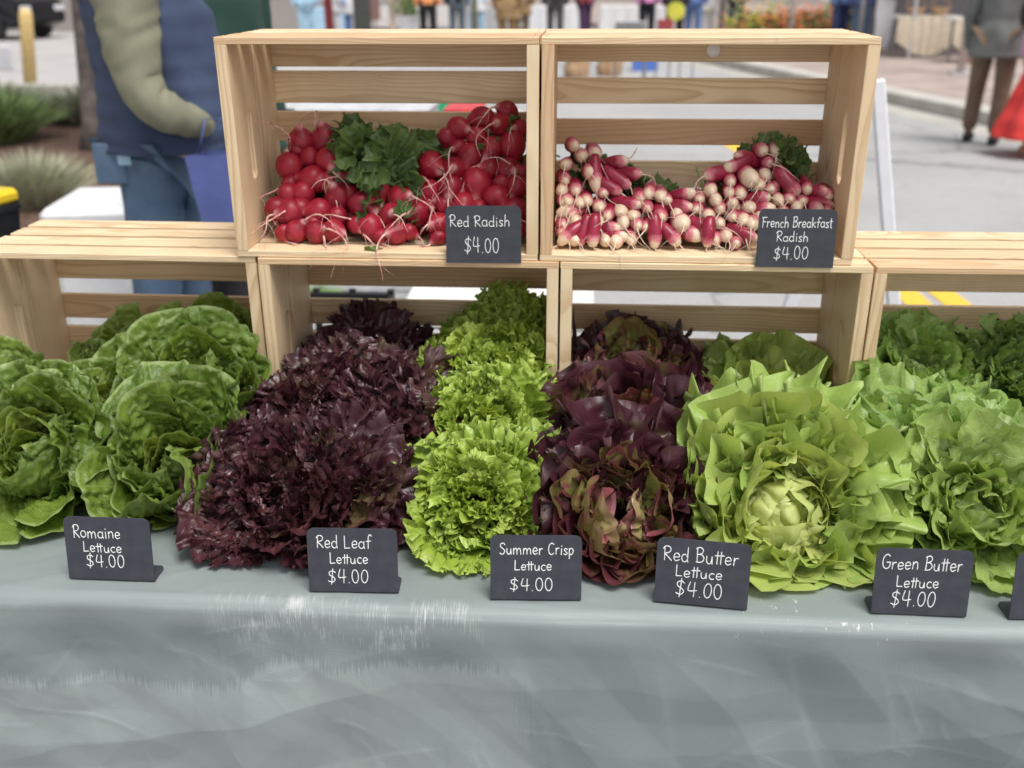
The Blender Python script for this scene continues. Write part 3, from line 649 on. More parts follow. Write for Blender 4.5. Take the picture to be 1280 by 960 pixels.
def fit_leaves(t, loc, q, xr):
    """leaves rest on the cloth, stay behind the price signs and inside the crate walls"""
    R = np.array(q.to_matrix()); l0 = np.array(loc); cx = loc[0]
    bay = min(BAYS, key=lambda b: max(b[0] - cx, cx - b[1], 0))
    for o in list(t.children):
        me = o.data; n = len(me.vertices); A = np.empty(n * 3, np.float32); me.vertices.foreach_get('co', A); A = A.reshape(-1, 3).astype(float)
        M = np.array(Matrix.LocRotScale(o.location, o.rotation_euler, o.scale)); P = A @ M[:3, :3].T + M[:3, 3]; P = P @ R.T + l0; Q = P.copy()
        if loc[1] < -.05 and ((P[:, 2] < .004).mean() > .46 or (P[:, 1] < -.405).mean() > .45 or P[:, 2].min() < -.10): bpy.data.objects.remove(o); continue
        if (P[:, 0] > xr[1]).mean() > .12 and xr[1] < -.3 or (P[:, 0] > xr[1]).mean() > .4 or (P[:, 0] < xr[0]).mean() > .4: bpy.data.objects.remove(o); continue
        Z = Q[:, 2]; Z[:] = np.where(Z < .012, .003 + .009 * np.exp(np.clip((Z - .012) / .018, -6, 0)), Z)
        Y = Q[:, 1]; lim = np.full(n, -.432)
        for a, b in FRONTS: lim = np.where((Q[:, 0] > a) & (Q[:, 0] < b), -.385 + np.clip((Z - .0) * .12, 0, .01), lim)
        Y[:] = np.where(Y < lim + .02, lim + .02 * np.exp(np.clip((Y - lim - .02) / .02, -6, 0)), Y)
        Y[:] = np.minimum(Y, .204)
        ins = Y > -.006; Z[:] = np.where(ins & (Z > .290), .290 + .012 * (1 - np.exp(-(Z - .290) / .012)), Z)
        X = Q[:, 0]; m = .05
        if xr[1] < 9: X[:] = np.where(X > xr[1] - m, xr[1] - m * np.exp(np.clip(-(X - xr[1] + m) / m, -8, 0)), X)
        if xr[0] > -9: X[:] = np.where(X < xr[0] + m, xr[0] + m * np.exp(np.clip((X - xr[0] - m) / m, -8, 0)), X)
        m = .010
        X[:] = np.where(ins & (X > bay[1] - m), bay[1] - m * np.exp(np.clip(-(X - bay[1] + m) / m, -8, 0)), X)
        X[:] = np.where(ins & (X < bay[0] + m), bay[0] + m * np.exp(np.clip((X - bay[0] - m) / m, -8, 0)), X)
        if np.abs(Q - P).max() > .0005:
            m2 = me.copy(); B = (Q - l0) @ R; B = (B - M[:3, 3]) @ np.linalg.inv(M[:3, :3]).T
            m2.vertices.foreach_set('co', B.astype(np.float32).ravel()); m2.update(); o.data = m2
def head(kind, loc, axis, size, n, label, group, spin=0.0, inner=0.0, lift=.030, pw=.8, jit=1.0, sq=(1, 1, 1), out=1.0, xr=(-9, 9)):
    """a head of lettuce: root at loc, growing along axis; out = how far the leaf roots spread from the centre"""
    q = Vector(axis).normalized().to_track_quat('Z', 'Y')
    t = thing('lettuce_head', label, 'lettuce', loc, q.to_euler(), group)
    rings = LV[kind]; nr = len(rings)
    for i in range(n):
        f = (i + .5) / n; g = f ** pw
        ri = min(nr - 1, max(0, int(g * nr + HR.uniform(-.35, .35))))
        me = rings[ri][HR.randrange(len(rings[ri]))]
        az = spin + i * 2.39996 + HR.uniform(-.35, .35)
        s = size * HR.uniform(.82, 1.12); ro = (.012 + .022 * g) * out * size * HR.uniform(.3, 1.2)
        o = link('leaf', me, t, (-math.sin(az) * ro * sq[0], math.cos(az) * ro * sq[1], lift * (1 - f) * size + HR.uniform(-.004, .006)),
                 (HR.gauss(0, .13) * jit, HR.gauss(0, .13) * jit, az + HR.gauss(0, .25) * jit), (s * HR.choice((1, -1)), s, s * HR.uniform(.9, 1.1)))
        o.color = (min(1, max(0, (g - inner) * 1.25 + HR.uniform(-.15, .15))), HR.random(), 0, 1)
    fit_leaves(t, loc, q, xr)
    return t
def H(kind, c, axis, size, n, label, group, depth=.6, **k):
    """c = centre of the visible face; depth = distance from the root to it"""
    a = Vector(axis).normalized(); p = Vector(c) - a * depth * .12 * size
    return head(kind, tuple(p), axis, size, n, label, group, **k)
GR, GL, GS, GB, GG, GE = 'romaine heads', 'red leaf heads', 'summer crisp heads', 'red butter heads', 'green butter heads', 'ruffled green heads'
# romaine
H('romaine', (-.715, -.195, .068), (-.10, -.60, .66), .90, 38, 'romaine head at the left edge of the photo, lying front row on the cloth', GR, depth=.85)
H('romaine', (-.500, -.225, .060), (.14, -.62, .62), .96, 44, 'big blistered romaine head behind the Romaine sign, beside the dark red heads', GR, depth=.85, spin=.8, xr=(-9, -.420))
H('romaine', (-.640, -.060, .100), (-.05, -.40, .85), .78, 28, 'romaine head in the middle of the romaine pile, behind the two front ones', GR, depth=.8, spin=2)
H('romaine', (-.520, -.065, .120), (.05, -.50, .78), .82, 32, 'romaine head resting above the big blistered one, below the crate post', GR, depth=.8, spin=3.2)
H('romaine', (-.715, .095, .112), (.0, -.25, .95), .66, 24, 'small dark romaine head deep inside the left crate', GR, depth=.8, spin=1)
H('romaine', (-.525, .105, .120), (.1, -.30, .90), .78, 26, 'dark romaine head in the right corner of the left crate against its post', GR, depth=.8, spin=4)
H('romaine', (-.835, -.06, .10), (-.1, -.4, .85), .78, 20, 'romaine head mostly outside the left edge, under the crate hand hole', GR, depth=.8, spin=5)
# red leaf
H('redleaf', (-.338, -.262, .022), (-.12, -.60, .80), 1.15, 84, 'widest dark red frilly head, front row behind the Red Leaf sign', GL, depth=.25, jit=1.0, out=2.0, sq=(1.2, 1, 1), pw=.75)
H('redleaf', (-.205, -.175, .045), (.10, -.60, .78), 1.15, 60, 'dark red frilly head between the front one and the front frilly green head', GL, depth=.3, spin=2, jit=1.0, out=1.6, pw=.75)
H('redleaf', (-.300, -.095, .075), (-.05, -.50, .85), 1.25, 70, 'dark red frilly head in the middle of its pile with greyish leaves', GL, depth=.3, spin=1, jit=1.0, out=1.8, pw=.75)
H('redleaf', (-.310, .075, .100), (.0, -.35, .95), 1.02, 60, 'darkest red frilly head at the back, inside the crate', GL, depth=.35, spin=3, jit=1.0, out=1.6, pw=.75)
# summer crisp
H('frill', (-.070, -.258, .042), (.0, -.70, .70), 1.04, 72, 'bright frilly green head in front, behind the Summer Crisp sign', GS, depth=.30, jit=.9, out=1.3, pw=.75)
H('frill', (-.082, -.125, .080), (-.02, -.60, .80), 1.08, 78, 'frilly green head in the middle, above the bright front one', GS, depth=.30, spin=1, jit=1.0, out=1.8, pw=.75)
H('frill', (-.070, .025, .118), (.0, -.50, .86), 1.04, 66, 'frilly green head at the back, inside the crate against its post', GS, depth=.30, spin=2, jit=1.0, out=1.6, pw=.75)
H('frill', (-.045, .110, .158), (.05, -.40, .90), .92, 46, 'topmost frilly green head, touching the underside of the crate slats', GS, depth=.30, spin=3, jit=1.0, out=1.3, pw=.75)
# red butter
H('redbutter', (.120, -.272, .048), (.02, -.70, .68), 1.10, 112, 'dark red butter head with a pink and green heart, front row', GB, xr=(-.02, .285), depth=.38, jit=1.7, out=1.5)
H('redbutter', (.140, -.115, .078), (.0, -.52, .82), 1.08, 100, 'dark red butter head in the middle with glossy folded leaves', GB, depth=.35, spin=2, jit=2.0, out=2.0)
H('redbutter', (.150, .070, .115), (.0, -.35, .92), 1.0, 76, 'darkest red butter head at the back, inside the crate', GB, depth=.4, spin=1, jit=1.8, out=1.8, inner=-.6)
H('redbutter', (.040, -.14, .050), (-.15, -.55, .75), .95, 34, 'small dark red butter head squeezed against the frilly green heads', GB, depth=.4, spin=4, jit=1.8, inner=-.5, xr=(-.030, 9))
# green butter
H('butter', (.335, -.268, .050), (-.02, -.76, .65), 1.10, 112, 'largest pale green butter head with an open heart, front row', GG, depth=.42, spin=.4, jit=1.1, out=1.1, pw=1.0, xr=(.190, 9))
H('butter', (.362, -.095, .066), (.0, -.50, .85), .85, 44, 'pale green butter head half hidden behind the largest one', GG, depth=.4, spin=1.5, jit=1.5)
H('butter', (.372, .085, .074), (.0, -.38, .92), .82, 50, 'pale green butter head at the back, inside the crate', GG, depth=.45, spin=3, jit=1.2, inner=-.0)
H('butter', (.455, -.10, .06), (.2, -.5, .8), .68, 26, 'pale green butter head wedged in front of the crate posts', GG, depth=.4, spin=2.5, jit=1.5)
# ruffled green
H('escarole', (.590, -.235, .045), (.03, -.72, .68), 1.22, 80, 'ruffled green head with a yellowish heart, front row beside the Green Butter sign', GE, depth=.30, jit=1.3, out=1.5)
H('escarole', (.520, -.10, .070), (-.05, -.6, .80), .95, 46, 'ruffled green head between the largest butter head and the back crate', GE, depth=.3, spin=1, jit=1.4)
H('escarole', (.665, -.09, .070), (.1, -.5, .82), 1.0, 46, 'ruffled green head behind the front one, near the right edge', GE, depth=.3, spin=3, jit=1.4)
H('escarole', (.600, .070, .120), (.0, -.40, .92), 1.0, 60, 'darker ruffled green head at the back, inside the right crate', GE, depth=.3, spin=2, jit=1.3, out=1.6, inner=-.5)
H('curly', (.755, .050, .120), (.05, -.4, .92), 1.3, 50, 'finely curled dark green head at the right edge of the photo', GE, depth=.35, jit=1.3)
# ---------------------------------------------------------------- radishes
RED = [(-0.386, 0.147, 0.469, 0.0186), (-0.349, 0.148, 0.47, 0.019), (-0.391, 0.137, 0.456, 0.0127), (-0.371, 0.13, 0.447, 0.0138), (-0.401, 0.12, 0.433, 0.0189), (-0.339, 0.124, 0.438, 0.0193), (-0.363, 0.107, 0.416, 0.0188), (-0.399, 0.091, 0.394, 0.0159), (-0.373, 0.093, 0.397, 0.0159), (-0.305, 0.108, 0.417, 0.0159), (-0.333, 0.105, 0.412, 0.0134), (-0.319, 0.088, 0.391, 0.0191), (-0.414, 0.076, 0.374, 0.0167), (-0.391, 0.071, 0.368, 0.0191), (-0.348, 0.074, 0.372, 0.0183), (-0.398, 0.103, 0.41, 0.0117), (-0.378, 0.051, 0.341, 0.0157), (-0.346, 0.05, 0.34, 0.0157), (-0.319, 0.05, 0.339, 0.0157), (-0.4, 0.052, 0.342, 0.0116), (-0.317, 0.069, 0.365, 0.0141), (-0.278, 0.081, 0.381, 0.0199), (-0.262, 0.059, 0.352, 0.0189), (-0.284, 0.06, 0.354, 0.0124), (-0.251, 0.094, 0.398, 0.0133), (-0.219, 0.088, 0.39, 0.0199), (-0.198, 0.103, 0.41, 0.015), (-0.232, 0.071, 0.367, 0.0178), (-0.192, 0.073, 0.37, 0.0181), (-0.221, 0.051, 0.342, 0.0164), (-0.203, 0.053, 0.345, 0.0115), (-0.173, 0.122, 0.435, 0.0204), (-0.138, 0.117, 0.429, 0.018), (-0.144, 0.097, 0.402, 0.019), (-0.103, 0.104, 0.411, 0.0215), (-0.174, 0.097, 0.402, 0.0149), (-0.151, 0.08, 0.379, 0.0132), (-0.12, 0.082, 0.382, 0.0165), (-0.096, 0.078, 0.378, 0.0123), (-0.071, 0.089, 0.391, 0.0181), (-0.115, 0.131, 0.447, 0.0184), (-0.135, 0.141, 0.46, 0.0117), (-0.135, 0.161, 0.487, 0.016), (-0.105, 0.152, 0.475, 0.0154), (-0.098, 0.171, 0.501, 0.0169), (-0.067, 0.162, 0.489, 0.0168), (-0.058, 0.178, 0.51, 0.0143), (-0.079, 0.14, 0.459, 0.0167), (-0.048, 0.143, 0.464, 0.0197), (-0.04, 0.161, 0.488, 0.0134), (-0.085, 0.119, 0.432, 0.015), (-0.053, 0.118, 0.43, 0.0174), (-0.038, 0.101, 0.407, 0.0157), (-0.043, 0.075, 0.373, 0.0197), (-0.159, 0.062, 0.355, 0.0164), (-0.175, 0.082, 0.382, 0.0116), (-0.215, 0.115, 0.426, 0.01), (-0.152, 0.151, 0.474, 0.0134), (-0.033, 0.115, 0.426, 0.0116), (-0.033, 0.059, 0.352, 0.0131), (-0.321, 0.135, 0.453, 0.0101), (-0.247, 0.049, 0.338, 0.0115), (-0.157, 0.05, 0.339, 0.0115), (-0.35, 0.105, 0.412, 0.0151), (-0.354, 0.061, 0.354, 0.0132), (-0.377, 0.078, 0.377, 0.015), (-0.301, 0.092, 0.395, 0.015), (-0.135, 0.062, 0.357, 0.0148), (-0.108, 0.063, 0.357, 0.0147), (-0.078, 0.059, 0.352, 0.0147), (-0.063, 0.068, 0.363, 0.0147), (-0.11, 0.048, 0.337, 0.0131), (-0.062, 0.104, 0.411, 0.0132), (-0.193, 0.088, 0.39, 0.0132)]
FRENCH = [(0.049, 0.139, 0.464, 0.0119, 0, 0), (0.06, 0.127, 0.45, 0.0118, 0, 0), (0.082, 0.131, 0.455, 0.0118, 0, 0), (0.035, 0.12, 0.439, 0.0118, 0, 0), (0.073, 0.112, 0.429, 0.0147, 0, 0), (0.036, 0.103, 0.417, 0.0118, 0, 0), (0.053, 0.093, 0.404, 0.0117, 0, 0), (0.082, 0.1, 0.413, 0.0117, 0, 1), (0.095, 0.092, 0.402, 0.0117, 0, 0), (0.07, 0.083, 0.39, 0.0117, 0, 0), (0.035, 0.081, 0.389, 0.0117, 0, 0), (0.09, 0.078, 0.383, 0.0117, 0, 0), (0.122, 0.124, 0.445, 0.0118, -1, -0.4), (0.147, 0.111, 0.428, 0.0117, -1, 0), (0.129, 0.102, 0.415, 0.0117, -1, 0.5), (0.115, 0.094, 0.405, 0.0117, -1, 0.4), (0.146, 0.081, 0.388, 0.0116, -1, 0), (0.032, 0.073, 0.376, 0.0117, 1, 0), (0.034, 0.059, 0.359, 0.0116, 0, 0), (0.053, 0.062, 0.362, 0.0116, 0, 0), (0.067, 0.063, 0.364, 0.0116, 1, 0.1), (0.034, 0.042, 0.335, 0.0116, 1, 0.9), (0.053, 0.04, 0.332, 0.0116, 0, 0), (0.062, 0.042, 0.336, 0.0116, 0.3, 1), (0.081, 0.036, 0.328, 0.0115, 0, 1), (0.099, 0.041, 0.334, 0.0115, 0, 0), (0.114, 0.057, 0.356, 0.0116, -1, -0.1), (0.103, 0.069, 0.372, 0.0116, 0, 0), (0.126, 0.061, 0.361, 0.0116, 0, 0), (0.126, 0.048, 0.344, 0.0115, -1, -0.1), (0.138, 0.045, 0.34, 0.0115, 0, 0), (0.142, 0.069, 0.372, 0.0116, 0, 0), (0.146, 0.06, 0.36, 0.0116, 0, 0), (0.151, 0.087, 0.396, 0.0117, 0, 0), (0.162, 0.077, 0.382, 0.0116, 0, 0), (0.181, 0.069, 0.373, 0.0145, 0, 0), (0.172, 0.04, 0.332, 0.0115, 0, 1), (0.182, 0.087, 0.396, 0.0116, 0, 0), (0.207, 0.041, 0.334, 0.0115, -0.8, 0.7), (0.214, 0.063, 0.364, 0.0162, -0.2, -0.2), (0.231, 0.093, 0.403, 0.0116, -1, -0.3), (0.222, 0.079, 0.384, 0.0116, -1, -0.1), (0.236, 0.076, 0.381, 0.0116, 0, 0), (0.254, 0.069, 0.372, 0.0115, 0, 0), (0.271, 0.062, 0.362, 0.0115, 0, 0), (0.291, 0.082, 0.389, 0.0116, 0, 0), (0.291, 0.069, 0.371, 0.0115, 0, 0), (0.305, 0.066, 0.368, 0.0115, 0, 0), (0.28, 0.05, 0.346, 0.0115, 0, 0), (0.294, 0.042, 0.336, 0.0114, 0, 0), (0.251, 0.04, 0.333, 0.0115, 0.1, 1), (0.236, 0.051, 0.347, 0.0115, -1, 0.4), (0.253, 0.057, 0.356, 0.0115, -1, 0.3), (0.258, 0.094, 0.405, 0.0116, 0, 0), (0.272, 0.078, 0.383, 0.0116, 0, 0), (0.286, 0.093, 0.403, 0.0116, 0, 0), (0.304, 0.092, 0.402, 0.0116, 0, 0), (0.316, 0.078, 0.383, 0.0115, 0, 0), (0.34, 0.088, 0.398, 0.0116, -1, -0.2), (0.346, 0.078, 0.384, 0.0115, -1, -0.1), (0.361, 0.085, 0.393, 0.0115, 0, 0), (0.349, 0.098, 0.41, 0.0116, 0, 0), (0.33, 0.102, 0.415, 0.0116, 0, 0), (0.341, 0.11, 0.426, 0.0116, 0, 0), (0.316, 0.11, 0.426, 0.0164, -0.3, -0.1), (0.288, 0.103, 0.418, 0.0116, 0, 0), (0.317, 0.061, 0.362, 0.0129, 0, 0), (0.32, 0.048, 0.345, 0.0114, -1, 0.3), (0.254, 0.111, 0.427, 0.0117, 1, 0.1), (0.284, 0.119, 0.438, 0.0117, 1, 0.3), (0.3, 0.13, 0.453, 0.0117, 1, -0.4), (0.338, 0.135, 0.459, 0.0117, 0, 0), (0.358, 0.136, 0.461, 0.0117, 0, 0), (0.347, 0.123, 0.444, 0.0117, 0, 0), (0.383, 0.097, 0.409, 0.013, -0.8, 0.9), (0.395, 0.085, 0.393, 0.0115, 0, 0), (0.387, 0.079, 0.384, 0.0115, 0, 0), (0.417, 0.079, 0.384, 0.0115, -0.5, 0.2), (0.429, 0.095, 0.406, 0.0115, -1, -0.1), (0.438, 0.091, 0.4, 0.0115, 0, 0), (0.434, 0.082, 0.389, 0.0115, -1, 0), (0.438, 0.076, 0.381, 0.0115, 0, 0), (0.164, 0.091, 0.401, 0.0117, 0, 0), (0.193, 0.084, 0.392, 0.0116, -0.5, 0), (0.265, 0.085, 0.392, 0.0116, 0, 0), (0.24, 0.087, 0.395, 0.0116, 0, 0), (0.207, 0.07, 0.373, 0.0116, 0, 0), (0.121, 0.074, 0.378, 0.0116, 0, 0), (0.114, 0.036, 0.328, 0.0115, 0, 0), (0.048, 0.071, 0.374, 0.0117, 0.3, 0), (0.071, 0.05, 0.347, 0.0116, 0, 0), (0.16, 0.058, 0.357, 0.0116, 0, 0), (0.2, 0.051, 0.348, 0.0115, 0, 0), (0.264, 0.047, 0.342, 0.0115, 0, 0), (0.307, 0.052, 0.349, 0.0115, 0, 0), (0.364, 0.073, 0.377, 0.0115, 0, 0), (0.332, 0.069, 0.371, 0.0115, 0, 0), (0.375, 0.087, 0.396, 0.0115, 0, 0), (0.025, 0.093, 0.403, 0.0117, 0, 0), (0.027, 0.052, 0.349, 0.0116, 0, 0), (0.088, 0.062, 0.362, 0.0116, 0, 0), (0.059, 0.081, 0.387, 0.0117, 0, 0), (0.04, 0.083, 0.39, 0.0117, 0, 0)]
def mat_red():
    t = NT('red_radish_skin'); o = t.obj(); sp = t.new('ShaderNodeSeparateXYZ'); t.put(sp.inputs[0], o); rnd = t.info().outputs['Random']
    po = t.vmath('ADD', o, t.vmath('SCALE', (1, 1, 1), t.math('MULTIPLY', rnd, 5)))
    n = t.noise(po, 70, 4); nf = t.noise(t.vmath('MULTIPLY', po, (1, 1, 3)), 260, 3)
    c = t.mix(rnd, (.31, .008, .024), (.20, .006, .018)); c = t.mix(t.ss(n, .4, .75), c, (.37, .022, .042))
    c = t.mix(t.math('MULTIPLY', t.ss(nf, .62, .8), .35), c, (.60, .26, .26))
    c = t.mix(t.ss(sp.outputs[2], .016, .024, 0, .75), c, (.72, .40, .40))
    t.base(c, t.math('MULTIPLY_ADD', n, .3, .28), .4); t.bump(nf, .15, .0008)
    t.b.inputs['Subsurface Weight'].default_value = 0.0
    return t.m
def mat_french():
    t = NT('pink_white_radish_skin'); o = t.obj(); sp = t.new('ShaderNodeSeparateXYZ'); t.put(sp.inputs[0], o); rnd = t.info().outputs['Random']
    po = t.vmath('ADD', o, t.vmath('SCALE', (1, 1, 1), t.math('MULTIPLY', rnd, 5)))
    n = t.noise(po, 90, 4); st = t.noise(t.vmath('MULTIPLY', po, (300, 300, 40)), 1, 3)
    z = t.math('ADD', sp.outputs[2], t.math('MULTIPLY_ADD', n, .014, t.math('MULTIPLY_ADD', st, .008, -.011)))
    z = t.math('ADD', z, t.math('MULTIPLY_ADD', rnd, .014, -.008))
    c = t.mix(t.ss(n, .35, .7), (.30, .012, .045), (.20, .008, .028))
    c = t.mix(t.ss(z, .006, .015), c, (.55, .15, .19)); c = t.mix(t.ss(z, .0145, .021), c, (.70, .55, .40))
    c = t.mix(t.math('MULTIPLY', t.ss(st, .62, .8), .3), c, (.50, .36, .24))
    t.base(c, t.math('MULTIPLY_ADD', n, .2, .26), .5); t.bump(t.math('ADD', n, st), .2, .0006)
    return t.m
M_RR, M_FR = mat_red(), mat_french()
t_ = NT('radish_root'); n_ = t_.noise(t_.obj(), 120, 3); M_ROOT = t_.base(t_.mix(t_.ss(n_, .35, .7), (.72, .50, .42), (.55, .20, .20)), .6, .3)
t_ = NT('radish_root_pale'); n_ = t_.noise(t_.obj(), 120, 3); M_ROOTP = t_.base(t_.mix(t_.ss(n_, .35, .7), (.74, .62, .48), (.62, .42, .34)), .6, .3)
M_RL = mat_leaf('radish_leaf', (.075, .14, .035), (.14, .22, .06), edge=(.09, .16, .04), edge_w=(.95, 1), edge_a=.4, vein=(.22, .30, .12), vein_a=.3, rough=.45, bumpd=.0014, back=(.13, .20, .08))
M_STEM = simple('leaf_stalk', (.20, .30, .09), .5)
def radish_mesh(r, seed, mat, long=False, L=.05):
    rg = np.random.RandomState(seed); nu, nv = 20, 16
    A = np.linspace(0, 2 * math.pi, nu + 1); T = np.linspace(0, math.pi, nv)
    AA, TT = np.meshgrid(A, T)
    if not long:
        z = np.cos(TT); w = np.sin(TT); zz = r * z * .98; zz = zz + np.where(z > .86, (z - .86) * r * 2.6, 0); ww = r * w ** .98
        ww = ww * (1 + .05 * np.sin(AA + seed) + .03 * np.sin(2 * AA + seed * 2) )
    else:
        s = TT / math.pi; prof = np.sin(TT) ** .55 * (1 - .12 * (s - .2)); zz = L / 2 * np.cos(TT) ; ww = r * prof * (1 + .05 * np.sin(AA * 2 + seed) + .04 * np.sin(s * 9 + seed))
        zz = zz + np.where(np.cos(TT) > .93, (np.cos(TT) - .93) * r * 4, 0)
    bx = .12 * r * np.sin(TT * 1.3 + seed)
    V = np.stack([ww * np.cos(AA) + bx, ww * np.sin(AA), zz], -1).reshape(-1, 3)
    return npmesh('radish', V, gridf(nu + 1, nv)[:, ::-1], mat)
RM = [radish_mesh(.0165, k, M_RR) for k in range(5)]
FM = [radish_mesh(.0112, k + 9, M_FR, True, .044 + .004 * (k % 3)) for k in range(5)]
RR_ = random.Random(31)
def root_curve(start, d, length, r0, rg, droop=1.0, n=11, wig=.55):
    p = Vector(start); d = Vector(d).normalized(); pts = [p.copy()]; rs = [r0]
    w = Vector((rg.uniform(-1, 1), rg.uniform(-.4, .4), rg.uniform(-.6, .6)))
    for i in range(n):
        f = (i + 1) / n
        w = w * .72 + Vector((rg.uniform(-1, 1), rg.uniform(-.6, .6), rg.uniform(-1, 1))) * .55
        d = (d + w * wig * .55 + Vector((0, -.05, -.22 * droop))).normalized()
        p = p + d * length / n; pts.append(p.copy()); rs.append(r0 * (1 - f) ** 1.3 * .75 + .00022)
    return pts, rs
def add_radish(bunch, me, pos, axis, r, r0, matr, rg, rootlen, base_r, tipz, droop=1.0, hairs=2):
    q = Vector(axis).normalized().to_track_quat('Z', 'Y').to_matrix().to_4x4() @ Matrix.Rotation(rg.uniform(0, 6.28), 4, 'Z')
    s = r / base_r
    o = link('radish', me, bunch); loc = Vector(pos) - bunch.location
    o.matrix_local = Matrix.Translation(loc) @ q @ Matrix.Diagonal((s, s, s * rg.uniform(.92, 1.06), 1))
    if rootlen > 0:
        W0 = Vector(pos)
        def keep(P):
            return [Vector((p.x, max(p.y, .006 - W0.y) if (p + W0).z < ZU + .09 and ((-.15 < (p + W0).x < -.02) or (.30 < (p + W0).x < .44)) else p.y, max(p.z, (Z0 + .002 if (p + W0).y > -.002 else ZU - .03) - W0.z))) for p in P]
        mb = MB(); st = (q @ Vector((0, 0, tipz * s * .97))); d = q @ Vector((0, 0, 1))
        pts, rs = root_curve(st, d, rootlen, r0, rg, droop)
        pts = keep(pts)
        mb.tube(pts, rs, 6, True)
        for k in range(hairs):
            i = rg.randrange(1, 8); pp, rr = root_curve(pts[i], (rg.uniform(-1, 1), rg.uniform(-1, .2), rg.uniform(-1, .4)), rootlen * rg.uniform(.25, .6), .0004, rg, droop, 7)
            pp = keep(pp)
            mb.tube(pp, [x * .8 for x in rr], 4, False)
        rt = link('root', mb.mesh('root', matr, True), o); rt.matrix_local = (q @ Matrix.Diagonal((s, s, s, 1))).inverted()
    return o
RLV = [leaf_mesh('leaf', M_RL, L=.085, W=.62, k=.6, phm=78, base=.004, th=(20, 75 + 15 * s, 1.0), cup=6, amp=.009, freq=4 + s, jag=.07, jf=9, sav=.0018, savs=.009, nphi=71, nr=22, seed=300 + s, rp=1.6, hi=.15, fold=.7, vs=9) if False else
       leaf_mesh('leaf', M_RL, L=.085, W=.85, k=.55, phm=80, base=.004, th=(20, 75 + 15 * s, 1.0), cup=6, amp=.009, freq=4 + s, jag=.07, jf=9, sav=.0018, savs=.009, nphi=71, nr=22, seed=300 + s, rp=1.6, hi=.15, fold=.7) for s in range(5)]
def greens(bunch, c, n, size, spread, ax=(0, -.3, 1), zs=(.0, .05)):
    for k in range(n):
        a = Vector((ax[0] + RR_.uniform(-spread, spread), ax[1] + RR_.uniform(-spread, spread) * .6, ax[2] + RR_.uniform(-.5, .3)))
        q = a.normalized().to_track_quat('Z', 'Y').to_matrix().to_4x4() @ Matrix.Rotation(RR_.uniform(0, 6.28), 4, 'Z')
        p = Vector(c) - bunch.location + Vector((RR_.uniform(-.03, .03) * size, RR_.uniform(-.015, .015), RR_.uniform(*zs)))
        s = size * RR_.uniform(.75, 1.15)
        o = link('leaf', RLV[RR_.randrange(5)], bunch); o.matrix_local = Matrix.Translation(p) @ q @ Matrix.Diagonal((s, s, s, 1)); o.color = (RR_.random(), RR_.random(), 0, 1)
def stalks(bunch, c, n, rg):
    mb = MB()
    for k in range(n):
        p = Vector(c) - bunch.location + Vector((rg.uniform(-.05, .05), rg.uniform(-.01, .03), rg.uniform(-.03, .03)))
        pts = [p]
        d = Vector((rg.uniform(-1, 1), rg.uniform(.2, 1), rg.uniform(-.2, .8))).normalized()
        for i in range(6): d = (d + Vector((rg.uniform(-.3, .3),) * 3)).normalized(); pts.append(pts[-1] + d * .011)
        mb.tube(pts, .0016, 5)
    mb.build('stalks', M_STEM, bunch, smooth=True)
RG_ = 'bunches of red radishes in the upper left crate'; FG_ = 'bunches of pink and white radishes in the upper right crate'
Z0 = ZU + TS
rb = [thing('radish_bunch', l, 'radishes', p, (0, 0, 0), RG_) for l, p in (
    ('bunch of red radishes at the left, against the crate side panel', (-.37, .09, Z0)),
    ('bunch of red radishes in the middle, under the big green leaves', (-.27, .08, Z0)),
    ('bunch of red radishes low at the right, behind the Red Radish sign', (-.12, .07, Z0)),
    ('bunch of red radishes heaped highest in the right corner', (-.09, .14, Z0)))]
def which(x, z):
    if x < -.300: return 0
    if x < -.205: return 1
    return 3 if z > .423 else 2
for i, (x, y, z, r) in enumerate(RED):
    r *= 1.18
    z = max(z, Z0 + r * .97); x = max(min(x, -.0185 - r), -.4395 + r)
    b = rb[which(x, z)]; rg = random.Random(900 + i)
    ax = (rg.uniform(-1, 1), rg.uniform(-1.2, -.1), rg.uniform(-1.1, .5))
    if z > .45 and x < -.3: ax = (rg.uniform(-.5, .3), -.3, 1.0)
    add_radish(b, RM[i % 5], (x, y, z), ax, r, .0021, M_ROOT, rg, rg.uniform(.035, .10) if i % 6 else rg.uniform(.012, .03), .0165, .0215, droop=.9)
for i in range(46):      # the inside of the heap
    rg = random.Random(400 + i); x = -.42 + .385 * rg.random(); y = rg.uniform(.085, .185); top = .385 + (.05 if x < -.32 else 0) + (.055 if x > -.16 else 0) + (y - .1) * .25
    z = rg.uniform(Z0 + .017, top - .012); add_radish(rb[which(x, z)], RM[i % 5], (x, y + .01, z), (rg.uniform(-1, 1), -.5, rg.uniform(-1, 1)), .0165, .002, M_ROOT, rg, 0, .0165, .0215)
greens(rb[1], (-.262, .125, .405), 20, .80, 1.0, (0, -.8, .6), (-.03, .060))
greens(rb[1], (-.235, .125, .425), 10, .80, 1.0, (.3, -.8, .5), (-.03, .050))
greens(rb[0], (-.39, .16, .36), 9, .6, 1.0, (-.1, .1, .8), (-.02, .02)); greens(rb[0], (-.33, .15, .37), 8, .7, 1.0)
greens(rb[3], (-.075, .165, .440), 8, .6, 1.0, (.2, .1, 1), (.0, .03)); greens(rb[2], (-.15, .15, .37), 12, .8, 1.0)
greens(rb[2], (-.205, .06, .34), 3, .4, 1.2)
for b, c in zip(rb, ((-.37, .12, .38), (-.27, .11, .38), (-.13, .11, .38), (-.08, .15, .43))): stalks(b, c, 12, RR_)
